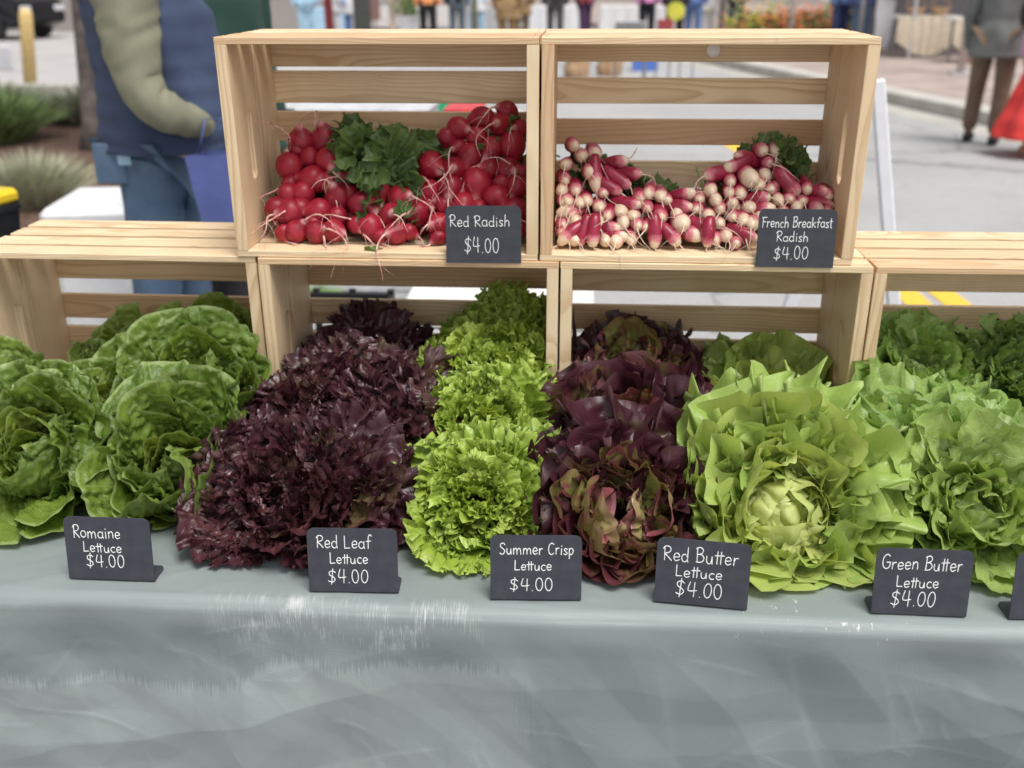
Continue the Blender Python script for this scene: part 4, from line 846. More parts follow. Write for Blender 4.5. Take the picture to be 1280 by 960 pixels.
fb = [thing('radish_bunch', l, 'radishes', p, (0, 0, 0), FG_) for l, p in (
    ('bunch of pink and white radishes at the left, against the crate side', (.06, .09, Z0)),
    ('bunch of pink and white radishes in the middle, below the small green leaves', (.17, .08, Z0)),
    ('bunch of pink and white radishes low at the right, beside the French Breakfast sign', (.28, .07, Z0)),
    ('bunch of pink and white radishes highest at the right, with one dark curly leaf', (.34, .13, Z0)))]
def whichf(x, z):
    if x < .125: return 0
    if x < .235: return 1
    return 3 if z > .398 else 2
for i, (x, y, z, r, dx, dz) in enumerate(FRENCH):
    rg = random.Random(1900 + i); r *= 1.02
    # the pale root end is what shows; the body runs back from it
    back = Vector((dx * 1.0 + rg.uniform(-.25, .25), (.95 if (dx or dz) else 1.2), dz * .9 + rg.uniform(-.1, .25))).normalized()
    if abs(dx) + abs(dz) > .8: back = Vector((dx, .45, dz)).normalized()
    tip = Vector((x, y - r * .6, max(z, Z0 + r)))
    pos = tip + back * (.022 - r * .2)
    pos.x = max(min(pos.x, .4415 - .012), .0195 + .012); pos.z = max(pos.z, Z0 + r * 1.0)
    add_radish(fb[whichf(x, z)], FM[i % 5], pos, -back, r, .0013, M_ROOTP, rg, rg.uniform(.02, .07), .0112, .0235, droop=.7)
for i in range(60):
    rg = random.Random(2400 + i); x = .035 + .39 * rg.random(); y = rg.uniform(.10, .185); top = .372 + (.035 if x < .10 else 0) + (.045 if x > .27 else 0)
    z = rg.uniform(Z0 + .012, top); add_radish(fb[whichf(x, z)], FM[i % 5], (x, y, z), (rg.uniform(-.6, .6), -1, rg.uniform(-.5, .5)), .0112, .001, M_ROOTP, rg, 0, .0112, .0235)
greens(fb[1], (.16, .13, .372), 12, .55, 1.0, (0, -.2, .6), (.0, .02)); greens(fb[1], (.125, .13, .365), 5, .5, 1.0, (0, -.2, .8), (0, .02))
greens(fb[3], (.372, .140, .400), 8, .62, .5, (.5, -.35, 1), (.0, .04)); greens(fb[3], (.352, .16, .430), 5, .6, .5, (.1, 0, 1), (.0, .02)); greens(fb[2], (.3, .16, .36), 8, .6, 1.0); greens(fb[0], (.06, .16, .38), 8, .55, 1.0)
for b, c in zip(fb, ((.06, .13, .36), (.17, .11, .36), (.29, .11, .36), (.34, .15, .4))): stalks(b, c, 10, RR_)
# loose bits on the shelf edge and straw like roots over the lower crates
o = link('fallen_leaf', leaf_mesh('fallen_leaf', M_RL, L=.026, W=.7, k=.6, th=(75, 95, 1), cup=8, amp=.003, freq=3, seed=7, nphi=25, nr=10, rad_r=0), None, (-.242, .010, Z0 + .001), (0, 0, 1.2)); setp(o, 'small loose green leaf lying on the front edge of the red radish crate', 'leaf'); o.color = (0, 0, 0, 1)
# ---------------------------------------------------------------- ground
GZ = -.74
def struct(o): o['kind'] = 'structure'; return o
def mat_asphalt():
    t = NT('worn_asphalt'); o = t.obj(); n = t.noise(o, .7, 4); f = t.noise(o, 60, 3); m = t.noise(o, 6, 3)
    c = t.mix(t.ss(n, .3, .7), (.35, .35, .35), (.41, .408, .405)); c = t.mix(t.math('MULTIPLY', t.ss(f, .4, .7), .3), c, (.22, .22, .22)); c = t.mix(t.ss(m, .55, .75, 0, .3), c, (.26, .26, .26))
    vo = t.new('ShaderNodeTexVoronoi'); vo.feature = 'DISTANCE_TO_EDGE'; t.put(vo.inputs['Vector'], t.vmath('ADD', o, t.vmath('SCALE', (1, 1, 0), t.math('MULTIPLY', m, .4)))); vo.inputs['Scale'].default_value = .22
    c = t.mix(t.math('MULTIPLY', t.ss(vo.outputs['Distance'], .006, .001), .5), c, (.12, .12, .12))
    t.base(c, .9, .2); t.bump(f, .3, .004); return t.m
def sheet(name, poly, z, mat, kind=True):
    me = MB().add([(x, y, z) for x, y in poly], [tuple(range(len(poly)))]).mesh(name, mat)
    o = link(name, me); struct(o); return o
ASPH = mat_asphalt()
sheet('ground', [(-150, -30), (150, -30), (150, 250), (-150, 250)], GZ, ASPH)
PAV = simple('pinkish_paving', (.36, .29, .26), .85, .2, 1.5); CONC = simple('kerb_concrete', (.46, .44, .40), .85, .12, 3)
PARK = simple('pale_parking_surface', (.42, .40, .39), .9, .08, .8); MULCH = simple('bark_mulch', (.12, .07, .05), .95, .5, 30, bump=.8); YEL = simple('yellow_road_paint', (.80, .50, .06), .7, .1, 30); GRASSM = simple('lawn_green', (.16, .30, .04), .9, .3, 40)
# far pavement beyond the kerb at the right, raised by a kerb
kd = Vector((.36, -1.39, 0)).normalized(); kn = Vector((1.39, .36, 0)).normalized(); kp = Vector((3.85, 10.55, 0))
def strip(name, s0, s1, n0, n1, z0, z1, mat):
    c = kp + kd * ((s0 + s1) / 2) + kn * ((n0 + n1) / 2); R = Matrix((( kn.x, -kd.x, 0), (kn.y, -kd.y, 0), (0, 0, 1)))
    o = MB().box((0, 0, 0), (n1 - n0, s1 - s0, z1 - z0), R=R, ch=.012).build(name, mat, None, (c.x, c.y, (z0 + z1) / 2)); struct(o); return o
strip('pavement', -90, 9.2, .36, 14, GZ - .1, GZ + .13, PAV)
for k in range(26): strip('kerb', 9.0 - k * 1.5 - 1.49, 9.0 - k * 1.5, 0, .352, GZ - .1, GZ + .138, CONC)
strip('gutter', -40, 9.2, -.45, -.01, GZ - .1, GZ + .006, simple('gutter_concrete', (.42, .40, .36), .85, .12, 3))
# left: parking area, kerb and planting bed
sheet('parking_area', [(-60, 12.6), (-3.0, 12.6), (-3.2, 60), (-60, 60)], GZ + .004, PARK)
bed = MB().box((0, 0, 0), (7.6, 8.0, .10), ch=.02).build('planting_bed', MULCH, None, (-6.7, 7.4, GZ + .03)); struct(bed)
for k in range(5): struct(MB().box((0, 0, 0), (1.79, .18, .26), ch=.02).build('kerb', CONC, None, (-10.2 + 1.8 * k, 11.55, GZ + .02)))
struct(MB().box((0, 0, 0), (6.6, .9, .03), ch=.01).build('path', simple('dry_soil', (.34, .27, .21), .95, .2, 8), None, (-7.1, 10.7, GZ + .09)))
g = MB(); rg = random.Random(3)
for k in range(2600):
    x = rg.uniform(-3.6, -1.15); y = rg.uniform(2.9, 5.0); h = rg.uniform(.03, .09); a = rg.uniform(0, 6.28); w = .006; dx, dy = math.cos(a) * w, math.sin(a) * w
    g.add([(x - dx, y - dy, 0), (x + dx, y + dy, 0), (x + rg.uniform(-.03, .03), y + rg.uniform(-.03, .03), h)], [(0, 1, 2)])
sheet('lawn', [(-3.7, 2.8), (-1.1, 2.8), (-1.1, 5.1), (-3.7, 5.1)], GZ + .006, GRASSM)
g.build('grass', GRASSM, None, (0, 0, GZ + .006), kind='stuff')
# yellow hatching on the road
for q in ([(1.60, 3.50), (1.73, 3.52), (1.74, 2.95), (1.62, 2.90)], [(1.77, 3.54), (1.90, 3.56), (1.93, 2.95), (1.80, 2.93)], [(1.83, 2.86), (1.94, 2.86), (1.93, 2.5), (1.82, 2.5)]):
    sheet('road_marking', q, GZ + .004, YEL)
sheet('road_marking', [(1.30, 8.4), (1.45, 8.4), (1.65, 7.2), (1.45, 7.2)], GZ + .004, YEL)
sheet('road_marking', [(1.55, 8.4), (1.70, 8.4), (1.92, 7.2), (1.75, 7.2)], GZ + .004, YEL)

# ---------------------------------------------------------------- plants
def blades(name, loc, n, r, h, w, mat, label, cat='shrub', lean=.5, seed=1, group=None, stem=True):
    rg = random.Random(seed); t = thing(name, label, cat, loc, group=group); mb = MB()
    for k in range(n):
        a = rg.uniform(0, 6.28); q = rg.random() ** .6; bx, by = math.cos(a) * r * q * .5, math.sin(a) * r * q * .5
        hh = h * rg.uniform(.55, 1.0) * (1 - .35 * q * q); ox, oy = math.cos(a) * r * q * lean * 1.6, math.sin(a) * r * q * lean * 1.6
        b = rg.uniform(0, 6.28); dx, dy = math.cos(b) * w, math.sin(b) * w
        mb.add([(bx - dx, by - dy, 0), (bx + dx, by + dy, 0), (bx + ox * .4 + dx * .9, by + oy * .4 + dy * .9, hh * .6), (bx + ox * .4 - dx * .9, by + oy * .4 - dy * .9, hh * .6), (bx + ox, by + oy, hh)], [(0, 1, 2, 3), (3, 2, 4)])
    mb.build('foliage', mat, t)
    MB().tube([(0, 0, -.02), (.02, .01, h * .3), (-.02, 0, h * .5)], [.02, .014, .008], 7).build('stem', M_BARK, t)
    return t
M_BARK = simple('grey_brown_bark', (.15, .125, .115), .9, .35, 12, bump=.6)
M_SG = simple('silver_grass', (.42, .42, .30), .8, .25, 12); M_SH = simple('fresh_shrub_green', (.21, .29, .11), .8, .35, 10); M_SV = simple('sage_shrub', (.32, .34, .25), .8, .3, 10)
blades('grass_clump', (-3.50, 4.75, GZ + .06), 1300, .42, .40, .006, M_SG, 'pale silvery grass clump nearest the stall, at the left', 'ornamental grass', seed=2)
blades('shrub', (-5.25, 7.3, GZ + .08), 1100, .60, .52, .016, M_SH, 'fresh green shrub at the left edge of the photo', seed=3)
blades('shrub', (-4.95, 8.6, GZ + .08), 900, .55, .42, .014, M_SV, 'grey green shrub next to the tree trunk', seed=4)
blades('shrub', (-6.3, 9.3, GZ + .08), 900, .65, .35, .014, M_SV, 'low pale shrub below the yellow bollard', seed=5)
blades('shrub', (-4.2, 8.9, GZ + .08), 700, .5, .40, .014, M_SV, 'grey green shrub just behind the tree trunk', seed=6)
def tree(loc, h, r, label, seed):
    rg = random.Random(seed); t = thing('tree', label, 'tree', loc, (0, rad(5), 0)); mb = MB()
    mb.tube([(0, 0, 0), (.02, 0, .25), (0, .02, h * .3), (.06, 0, h * .6), (.02, .05, h)], [r * 1.5, r * 1.05, r, r * .75, r * .3], 12)
    for k in range(9):
        a = k * 2.4; z = h * (.45 + .05 * k); mb.tube([(0, 0, z), (math.cos(a) * .5, math.sin(a) * .5, z + .5), (math.cos(a) * 1.1, math.sin(a) * 1.1, z + .9)], [r * .45, r * .3, r * .1], 7)
    mb.build('trunk', M_BARK, t, smooth=True)
    c = MB()
    for k in range(2200):
        a = rg.uniform(0, 6.28); b = rg.gauss(0, .5); q = 1.7 * rg.random() ** .4; p = Vector((math.cos(a) * math.cos(b) * q, math.sin(a) * math.cos(b) * q, h * .85 + 1.1 * math.sin(b) * q))
        u = Vector((rg.uniform(-1, 1), rg.uniform(-1, 1), rg.uniform(-1, 1))).normalized() * .07; v = Vector((rg.uniform(-1, 1), rg.uniform(-1, 1), rg.uniform(-1, 1))).normalized() * .05
        c.add([p - u, p + v, p + u, p - v], [(0, 1, 2, 3)])
    c.build('crown', M_SH, t); return t
tree((-4.12, 6.9, GZ + .06), 4.6, .075, 'grey brown tree trunk just behind the person in the blue vest', 5)

# ---------------------------------------------------------------- people
SKIN = simple('skin', (.52, .30, .21), .5, .08, 20); HAIR = simple('brown_hair', (.09, .055, .035), .6, .3, 60); SHOE = simple('black_shoe', (.03, .03, .033), .5)
EYE = simple('eye_dark', (.03, .02, .02), .2)
def skin_obj(name, J, E, mat, parent, sub=1, root=0):
    me = bpy.data.meshes.new(name); names = list(J); me.from_pydata([J[n][0] for n in names], [(names.index(a), names.index(b)) for a, b in E], [])
    o = bpy.data.objects.new(name, me); COL.objects.link(o)
    md = o.modifiers.new('skin', 'SKIN'); md.use_smooth_shade = True
    if not me.skin_vertices: return o
    for i, n in enumerate(names):
        r = J[n][1]; me.skin_vertices[0].data[i].radius = (r, r); me.skin_vertices[0].data[i].use_root = (i == root)
    s = o.modifiers.new('sub', 'SUBSURF'); s.levels = sub; s.render_levels = sub
    dg = bpy.context.evaluated_depsgraph_get(); dg.update()
    m2 = bpy.data.meshes.new_from_object(o.evaluated_get(dg)); m2.name = name
    o.modifiers.clear(); o.data = m2; m2.materials.clear(); m2.materials.append(mat)
    m2.polygons.foreach_set('use_smooth', [True] * len(m2.polygons)); o.parent = parent
    return o
def loft(rings, n=28, fold=.0, fr=7, quilt=0.0, seed=0, cap=True):
    """rings: (cx, cy, z, rx, ry)"""
    P = np.array(rings, float); s = np.linspace(0, len(P) - 1, (len(P) - 1) * (9 if quilt else 7) + 1); Q = np.stack([np.interp(s, range(len(P)), P[:, k]) for k in range(5)], 1)
    k = np.array([.25, .5, .25])
    for c in range(5):
        q = np.convolve(np.pad(Q[:, c], 1, mode='edge'), k, 'valid'); Q[1:-1, c] = q[1:-1]
    A = np.arange(n) * 2 * math.pi / n; V = []
    for i, (cx, cy, z, rx, ry) in enumerate(Q):
        f = 1 + fold * np.sin(A * fr + seed + z * 3) * .5 + fold * vnoise(A * 2.2 + seed, A * 0 + z * 9, seed) + quilt * abs(math.sin(z * 48))
        for a, b in zip(A, f): V.append((cx + rx * math.cos(a) * b, cy + ry * math.sin(a) * b, z))
    m = len(Q); F = [(i * n + j, i * n + (j + 1) % n, (i + 1) * n + (j + 1) % n, (i + 1) * n + j) for i in range(m - 1) for j in range(n)]
    if cap: F += [tuple(range(n))[::-1], tuple((m - 1) * n + j for j in range(n))]
    return MB().add(V, F)
def sleeve(name, P, R, mat, parent, seed=0, amp=.07, n=26, per=.9):
    # cloth tube along a path, wrinkled across its length
    P = np.array(P, float); R = np.array(R, float); k = len(P); s = np.linspace(0, k - 1, k * 9); C = np.stack([np.interp(s, range(k), P[:, c]) for c in range(3)] + [np.interp(s, range(k), R)], 1)
    for it in range(5): C[1:-1] = (C[:-2] + 2 * C[1:-1] + C[2:]) / 4
    V = []; up = Vector((.3, 1, .1)); L = 0
    for i in range(len(C)):
        p = Vector(C[i, :3]); t_ = (Vector(C[min(i + 1, len(C) - 1), :3]) - Vector(C[max(i - 1, 0), :3])).normalized(); a = t_.cross(up).normalized(); b = t_.cross(a); L += C[i, 3] * .1
        if i: L += (p - Vector(C[i - 1, :3])).length * 20
        for j in range(n):
            an = 2 * math.pi * j / n; cx, sx = math.cos(an), math.sin(an)
            w = 1 + amp * (1 - abs(float(vnoise(np.array(L * 1.3 + cx * 1.1), np.array(sx * 1.1 + seed), seed))) * 2.2) + amp * .5 * float(vnoise(np.array(L * .5 + cx), np.array(sx * 2), seed + 3))
            V.append(p + (a * cx + b * sx) * C[i, 3] * w)
    m = len(C); F = [(i * n + j, i * n + (j + 1) % n, (i + 1) * n + (j + 1) % n, (i + 1) * n + j) for i in range(m - 1) for j in range(n)] + [tuple(range(n))[::-1], tuple((m - 1) * n + j for j in range(n))]
    return MB().add(V, F).build(name, mat, parent, smooth=True)
def person(loc, yaw, label, top, bottom, hair=HAIR, skirt=None, arms=None, legs=None, group=None, h=1.72, hem=.92, belly=1.0, sleeves=True, vest=None, top_rings=None, build_hands=True, shoe=SHOE):
    t = thing('person', label, 'person', loc, (0, 0, yaw), group); k = h / 1.72; t.scale = (k, k, k)
    A = {'sr': (-.18, 0, 1.42), 'er': (-.23, .02, 1.13), 'wr': (-.22, -.06, .88), 'sl': (.18, 0, 1.42), 'el': (.23, .02, 1.13), 'wl': (.22, -.06, .88)}
    if arms: A.update(arms)
    Lg = {'hr': (-.09, 0, .90), 'kr': (-.10, -.02, .49), 'ar': (-.10, .02, .09), 'tr': (-.12, -.14, .03), 'hl': (.09, 0, .90), 'kl': (.10, -.02, .49), 'al': (.10, .02, .09), 'tl': (.12, -.14, .03)}
    if legs: Lg.update(legs)
    J = {'pelvis': ((0, 0, .95), .105), 'waist': ((0, .01, 1.08), .115), 'chest': ((0, 0, 1.28), .125), 'neckb': ((0, .01, 1.43), .07), 'neck': ((0, 0, 1.50), .055), 'jaw': ((0, -.02, 1.56), .066), 'skull': ((0, 0, 1.63), .086), 'crown': ((0, 0.005, 1.69), .05)}
    E = [('pelvis', 'waist'), ('waist', 'chest'), ('chest', 'neckb'), ('neckb', 'neck'), ('neck', 'jaw'), ('jaw', 'skull'), ('skull', 'crown')]
    for s in 'rl':
        for n, r in (('s' + s, .058), ('e' + s, .040), ('w' + s, .028)): J[n] = (A[n], r)
        for n, r in (('h' + s, .072), ('k' + s, .058), ('a' + s, .040), ('t' + s, .030)): J[n] = (Lg[n], r)
        E += [('neckb', 's' + s), ('s' + s, 'e' + s), ('e' + s, 'w' + s), ('pelvis', 'h' + s), ('h' + s, 'k' + s), ('k' + s, 'a' + s), ('a' + s, 't' + s)]
        if build_hands:
            w = Vector(A['w' + s]); d = (w - Vector(A['e' + s])).normalized(); sd = Vector((0, 1, 0)).cross(d).cross(d) * 1; sd = Vector((0, -1, 0)) - d * Vector((0, -1, 0)).dot(d); sd.normalize()
            p = w + d * .05; J['p' + s] = (tuple(p), .024); E.append(('w' + s, 'p' + s))
            for i, (o_, L) in enumerate(((-.026, .055), (-.009, .066), (.008, .062), (.024, .050))):
                a = p + d * .035 + sd * -o_; b = a + d * L * .6 + d.cross(sd) * .008; c_ = b + d * L * .4 + d.cross(sd) * .018
                J['f%d' % i + s] = (tuple(a), .0095); J['g%d' % i + s] = (tuple(b), .0085); J['h%d' % i + s] = (tuple(c_), .007); E += [('p' + s, 'f%d' % i + s), ('f%d' % i + s, 'g%d' % i + s), ('g%d' % i + s, 'h%d' % i + s)]
            th = w + d * .025 + sd * .028; th2 = th + d * .035 + sd * .018; J['th' + s] = (tuple(th), .011); J['ti' + s] = (tuple(th2), .0085); E += [('w' + s, 'th' + s), ('th' + s, 'ti' + s)]
    skin_obj('body', J, E, SKIN, t, 1)
    # clothes
    tr = top_rings or [(0, 0, hem, .225, .165 * belly), (0, 0, .93, .215, .16)] * 0 or [(0, 0, hem, .222, .165 * belly), (0, 0, .95, .205, .155 * belly)][:2 if hem < .9 else 1] + [(0, 0, .99, .185, .145 * belly), (0, 0, 1.05, .165, .125 * belly), (0, 0, 1.25, .185, .13), (0, 0, 1.38, .20, .12), (0, .01, 1.45, .12, .09), (0, .01, 1.49, .075, .065)]
    loft(tr, fold=.07 if vest is None else .045, seed=len(label), n=28 if vest is None else 64, quilt=0 if vest is None else .03).build('shirt' if vest is None else 'vest', top if vest is None else vest, t, smooth=True)
    if sleeves:
        for s in 'rl':
            a, b, c = (Vector(A[q + s]) for q in 'sew'); mid = lambda u, v, f: tuple(u.lerp(v, f))
            rs = [.07, .072, .064, .060, .058, .050, .044]; rs = [r * (1 + random.uniform(-.04, .04)) for r in rs]
            (sleeve('sleeve', [tuple(a), mid(a, b, .35), mid(a, b, .75), tuple(b), mid(b, c, .3), mid(b, c, .7), mid(b, c, .97)], rs, top, t, 3, .06, 14) if not (vest and s == 'r') else None)
    if skirt:
        loft([(0, 0, 1.03, .135, .11), (0, 0, .92, .18, .15), (0, -.01, .55, .27, .23), (0, -.03, .24, .37, .33), (0, -.03, .17, .39, .35)], 48, fold=.10, fr=9).build('skirt', skirt, t, smooth=True)
    else:
        JJ = {'p': ((0, 0, .97), .145)}; EE = []
        for s in 'rl':
            for n, r in (('h', .105), ('k', .078), ('a', .066)): JJ[n + s] = (Lg[n + s] if n != 'a' else (Lg['a' + s][0], Lg['a' + s][1], .085), r)
            EE += [('p', 'h' + s), ('h' + s, 'k' + s), ('k' + s, 'a' + s)]
        skin_obj('trousers', JJ, EE, bottom, t, 2)
    for s in 'rl':
        a = Vector(Lg['a' + s]); MB().tube([(a.x, a.y + .05, .045), (a.x, a.y - .03, .052), (a.x, a.y - .11, .04), (a.x, a.y - .17, .03)], [.038, .045, .042, .026], 10).build('shoe', shoe, t, smooth=True)
    hm = MB(); hm.lathe([(.001, 1.735), (.05, 1.725), (.088, 1.68), (.097, 1.62), (.085, 1.57), (.05, 1.565)], 16, (0, .018, 0)); hm.build('hair', hair, t, smooth=True)
    for sx in (-.032, .032): MB().lathe([(.001, -.008), (.007, -.004), (.007, .004), (.001, .008)], 8, (sx, -.079, 1.635)).build('eye', EYE, t)
    MB().add([(-.012, -.08, 1.60), (.012, -.08, 1.60), (0, -.107, 1.595), (0, -.084, 1.64)], [(0, 1, 2), (0, 2, 3), (1, 3, 2)]).build('nose', SKIN, t)
    MB().tube([(-.022, -.083, 1.57), (0, -.09, 1.568), (.022, -.083, 1.57)], [.003, .006, .003], 6).build('mouth', simple('lips', (.4, .16, .14), .5), t)
    return t
def cloth_m(name, c, var=.12): return simple(name, c, .85, var, 9, bump=.3)
def denim():
    t = NT('blue_denim'); o = t.obj(); n = t.noise(o, 7, 3); f = t.noise(t.vmath('MULTIPLY', o, (300, 300, 40)), 1, 2)
    c = t.mix(t.ss(n, .35, .7), (.075, .125, .21), (.13, .20, .30)); c = t.mix(t.math('MULTIPLY', f, .3), c, (.2, .27, .35)); return t.base(c, .9, .2)
DEN = denim(); OLV = cloth_m('olive_knit', (.215, .21, .145)); NAVY = cloth_m('blue_quilted_vest', (.042, .060, .115)); GRN = cloth_m('dark_green_jacket', (.018, .055, .042)); BLK = cloth_m('black_cloth', (.02, .02, .025)); WHT = cloth_m('white_cloth', (.72, .72, .74), .06)
GRYC = cloth_m('grey_shirt', (.16, .17, .165)); BRN = cloth_m('brown_trousers', (.17, .12, .085)); RED = cloth_m('red_skirt', (.72, .055, .05)); PNK = cloth_m('pink_top', (.65, .25, .50)); TAN = cloth_m('tan_coat', (.30, .19, .09))
BLU = cloth_m('mid_blue_cloth', (.12, .20, .42)); LBL = cloth_m('light_blue_cloth', (.40, .60, .75)); MAR = cloth_m('maroon_cloth', (.30, .05, .06)); ORG = cloth_m('orange_cloth', (.75, .28, .10)); YLW = cloth_m('bright_yellow', (.62, .60, .08))
vr = [(0, .00, .962, .215, .205), (0, -.005, 1.03, .21, .205), (0, .005, 1.18, .20, .185), (0, .03, 1.36, .215, .175), (0, .05, 1.44, .20, .14), (0, .06, 1.50, .10, .10)]
vm = person((-1.215, 1.64, GZ), rad(88), 'person in a blue quilted vest and olive sweater, one hand in the pocket', OLV, DEN, vest=NAVY, top_rings=vr,
            arms={'sr': (-.19, -.02, 1.43), 'er': (-.235, -.045, 1.17), 'wr': (-.09, -.06, 1.12), 'sl': (.19, .06, 1.43), 'el': (.24, .03, 1.14), 'wl': (.08, -.06, 1.08)},
            legs={'hr': (-.085, .04, .90), 'kr': (-.09, .08, .49), 'ar': (-.10, .13, .09), 'tr': (-.10, -.03, .03), 'hl': (.085, .03, .90), 'kl': (.09, .05, .49), 'al': (.10, .08, .09), 'tl': (.10, -.08, .03)})
sleeve('sweater_sleeve', [(-.20, -.01, 1.42), (-.235, -.02, 1.28), (-.25, -.035, 1.175), (-.258, -.07, 1.12), (-.238, -.115, 1.085), (-.19, -.15, 1.06), (-.11, -.15, 1.035)], [.095, .078, .064, .058, .053, .046, .036], OLV, vm, 5, .055, 40)
MB().box((-.165, .13, .93), (.012, .10, .12), ch=.004).build('pocket', DEN, vm)
MB().box((-.175, .03, .945), (.010, .14, .035), ch=.004).build('shirt_tail', LBL, vm)
person((-1.20, 2.12, GZ), rad(70), 'person in a dark green jacket standing behind the blue vest', GRN, BLK, belly=1.2, hem=.88, group=None)
# blue tote
bm_ = MB(); bm_.add([(-.075, -.05, .30), (.075, -.05, .31), (.10, .05, .31), (-.055, .05, .30), (-.035, -.045, 0), (.075, -.045, 0), (.075, .045, 0), (-.035, .045, 0)], [(0, 1, 5, 4), (1, 2, 6, 5), (2, 3, 7, 6), (3, 0, 4, 7), (4, 5, 6, 7)])
bt = thing('tote_bag', 'blue canvas bag hanging in front of the person in the vest', 'bag', (-1.005, 1.43, -.07))
bm_.build('bag_body', cloth_m('blue_canvas', (.10, .13, .34)), bt); 
MB().tube([(-.05, 0, .30), (-.02, 0, .40), (.04, 0, .40), (.07, 0, .31)], .003).build('strap', cloth_m('blue_strap', (.10, .13, .34)), bt, smooth=True)
person((3.70, 8.0, GZ), rad(150), 'person in a grey shirt and brown trousers walking at the right', GRYC, BRN, h=1.76, hem=.74, arms={'wl': (.24, -.16, .80), 'el': (.25, -.02, 1.08)}, legs={'kl': (.12, -.10, .50), 'al': (.13, -.10, .09), 'tl': (.15, -.25, .03)})
person((3.93, 7.35, GZ), rad(170), 'person in a long red skirt and pink top at the right edge', PNK, None, skirt=RED, h=1.60, shoe=simple('tan_sandal', (.45, .25, .18)))

# ---------------------------------------------------------------- near background things
def tote(loc, label, body, lid, w=.42, d=.60, h=.30, yaw=0):
    t = thing('storage_tote', label, 'storage box', loc, (0, 0, yaw), 'black totes with yellow lids')
    b = MB(); V = []
    for (s, z) in ((.86, 0), (.97, h - .03)):
        V += [(-w / 2 * s, -d / 2 * s, z), (w / 2 * s, -d / 2 * s, z), (w / 2 * s, d / 2 * s, z), (-w / 2 * s, d / 2 * s, z)]
    b.add(V, [(0, 3, 2, 1), (0, 1, 5, 4), (1, 2, 6, 5), (2, 3, 7, 6), (3, 0, 4, 7), (4, 5, 6, 7)]); b.box((0, 0, h - .045), (w * .99, d * .99, .02), ch=.004); b.build('bin', body, t)
    MB().box((0, 0, h - .012), (w, d, .045), ch=.014).build('lid', lid, t, smooth=False); return t
YP = simple('yellow_plastic', (.85, .58, .03), .35, .05); BP = simple('black_plastic', (.02, .02, .022), .4)
for k, l in enumerate(('lowest black tote of the stack with yellow lids at the left edge', 'middle black tote of the stack with yellow lids at the left edge', 'topmost black tote with a bright yellow lid at the left edge')):
    tote((-1.895, 1.30, GZ + k * .285), l, BP, YP, w=.44, d=.42, h=.283, yaw=rad(-14))
ICE = simple('white_cooler_plastic', (.78, .78, .80), .35, .04); BLP = simple('blue_plastic', (.10, .20, .60), .4)
ck = thing('cooler', 'white cooler with a blue handle behind the left crate', 'cooler', (-1.70, 2.46, GZ), (0, 0, rad(8)))
MB().box((0, 0, .28), (.66, .42, .52), ch=.03).build('cooler_body', ICE, ck); MB().box((0, 0, .585), (.70, .46, .08), ch=.025).build('lid', ICE, ck)
MB().tube([(.05, -.235, .58), (.05, -.27, .58), (.30, -.27, .58), (.30, -.235, .58)], .014).build('handle', BLP, ck, smooth=True); MB().box((.12, -.15, .628), (.26, .12, .008), ch=.002).build('lid_panel', BLP, ck)
for sx in (-.27, .27): MB().tube([(sx - .02, .14, .05), (sx + .02, .14, .05)], .05, 14).build('wheel', BP, ck)
folding_table(-.36, .10, .72, 1.28, -.012, 'small white folding table just behind the middle crates')
def milk_crate(x, y, z, label, m):
    t = thing('plastic_crate', label, 'plastic crate', (x, y, z), group='plastic crates behind the wooden ones'); w = .33
    MB().box((0, 0, .01), (w, w, .02)).build('base', m, t)
    for sx, sy, dx, dy in ((1, 0, .012, w), (-1, 0, .012, w), (0, 1, w, .012), (0, -1, w, .012)):
        b = MB()
        for zz in (.04, .15, .26): b.box((sx * (w / 2 - .006), sy * (w / 2 - .006), zz), (dx, dy, .03), ch=.002)
        for q in (-.155, -.05, .05, .155): b.box((sx * (w / 2 - .006) + (q if sy else 0), sy * (w / 2 - .006) + (q if sx else 0), .15), (.018 if sy else .010, .018 if sx else .010, .27))
        b.build('side', m, t)
    return t
milk_crate(-.60, .95, -.36, 'black plastic crate behind the dark red heads, upper of two', BP); milk_crate(-.60, .95, -.66, 'black plastic crate behind the dark red heads, lower of two', BP)
milk_crate(-.98, .80, -.50, 'pale blue plastic crate behind the left crate post', simple('pale_blue_plastic', (.40, .58, .82), .4))
MB_c = folding_table(-1.05, -.42, .70, 1.2, -.38, 'low grey folding table carrying the plastic crates')
# grey bin and white pail
def pail(x, y, z, r, h, m, label): 
    t = thing('pail', label, 'pail', (x, y, z)); MB().lathe([(r * .82, 0), (r * .84, .01), (r, h - .02), (r * 1.05, h - .02), (r * 1.05, h), (r * .97, h), (r * .8, .03)], 24).build('pail_body', m, t, smooth=False)
    MB().tube([(r * 1.05 * math.cos(rad(a)), -.01, h - .01 - r * .9 * math.sin(rad(a))) for a in range(0, 181, 15)], .003).build('handle', GRYM, t); return t
pail(-1.07, 1.20, GZ, .15, .40, simple('grey_plastic', (.5, .52, .55), .5), 'grey pail standing behind the left crate post')
# white A frame stand, seen from its side
af = thing('a_frame_stand', 'white a-frame stand behind the right upper crate, one leg showing beside it', 'sign stand', (.80, 1.2, GZ))
WP = simple('white_frame_paint', (.80, .80, .84), .4, .04)
for y in (-.02,):
    MB().box((.118, y, .60), (.034, .022, 1.24), R=Matrix.Rotation(rad(-11.8), 3, 'Y'), ch=.004).build('leg', WP, af)
    MB().box((-.16, y + .0225, .60), (.034, .022, 1.24), R=Matrix.Rotation(rad(12.4), 3, 'Y'), ch=.004).build('leg', WP, af)
MB().box((-.02, -.006, .30), (.36, .014, .034), ch=.003).build('crossbar', WP, af)
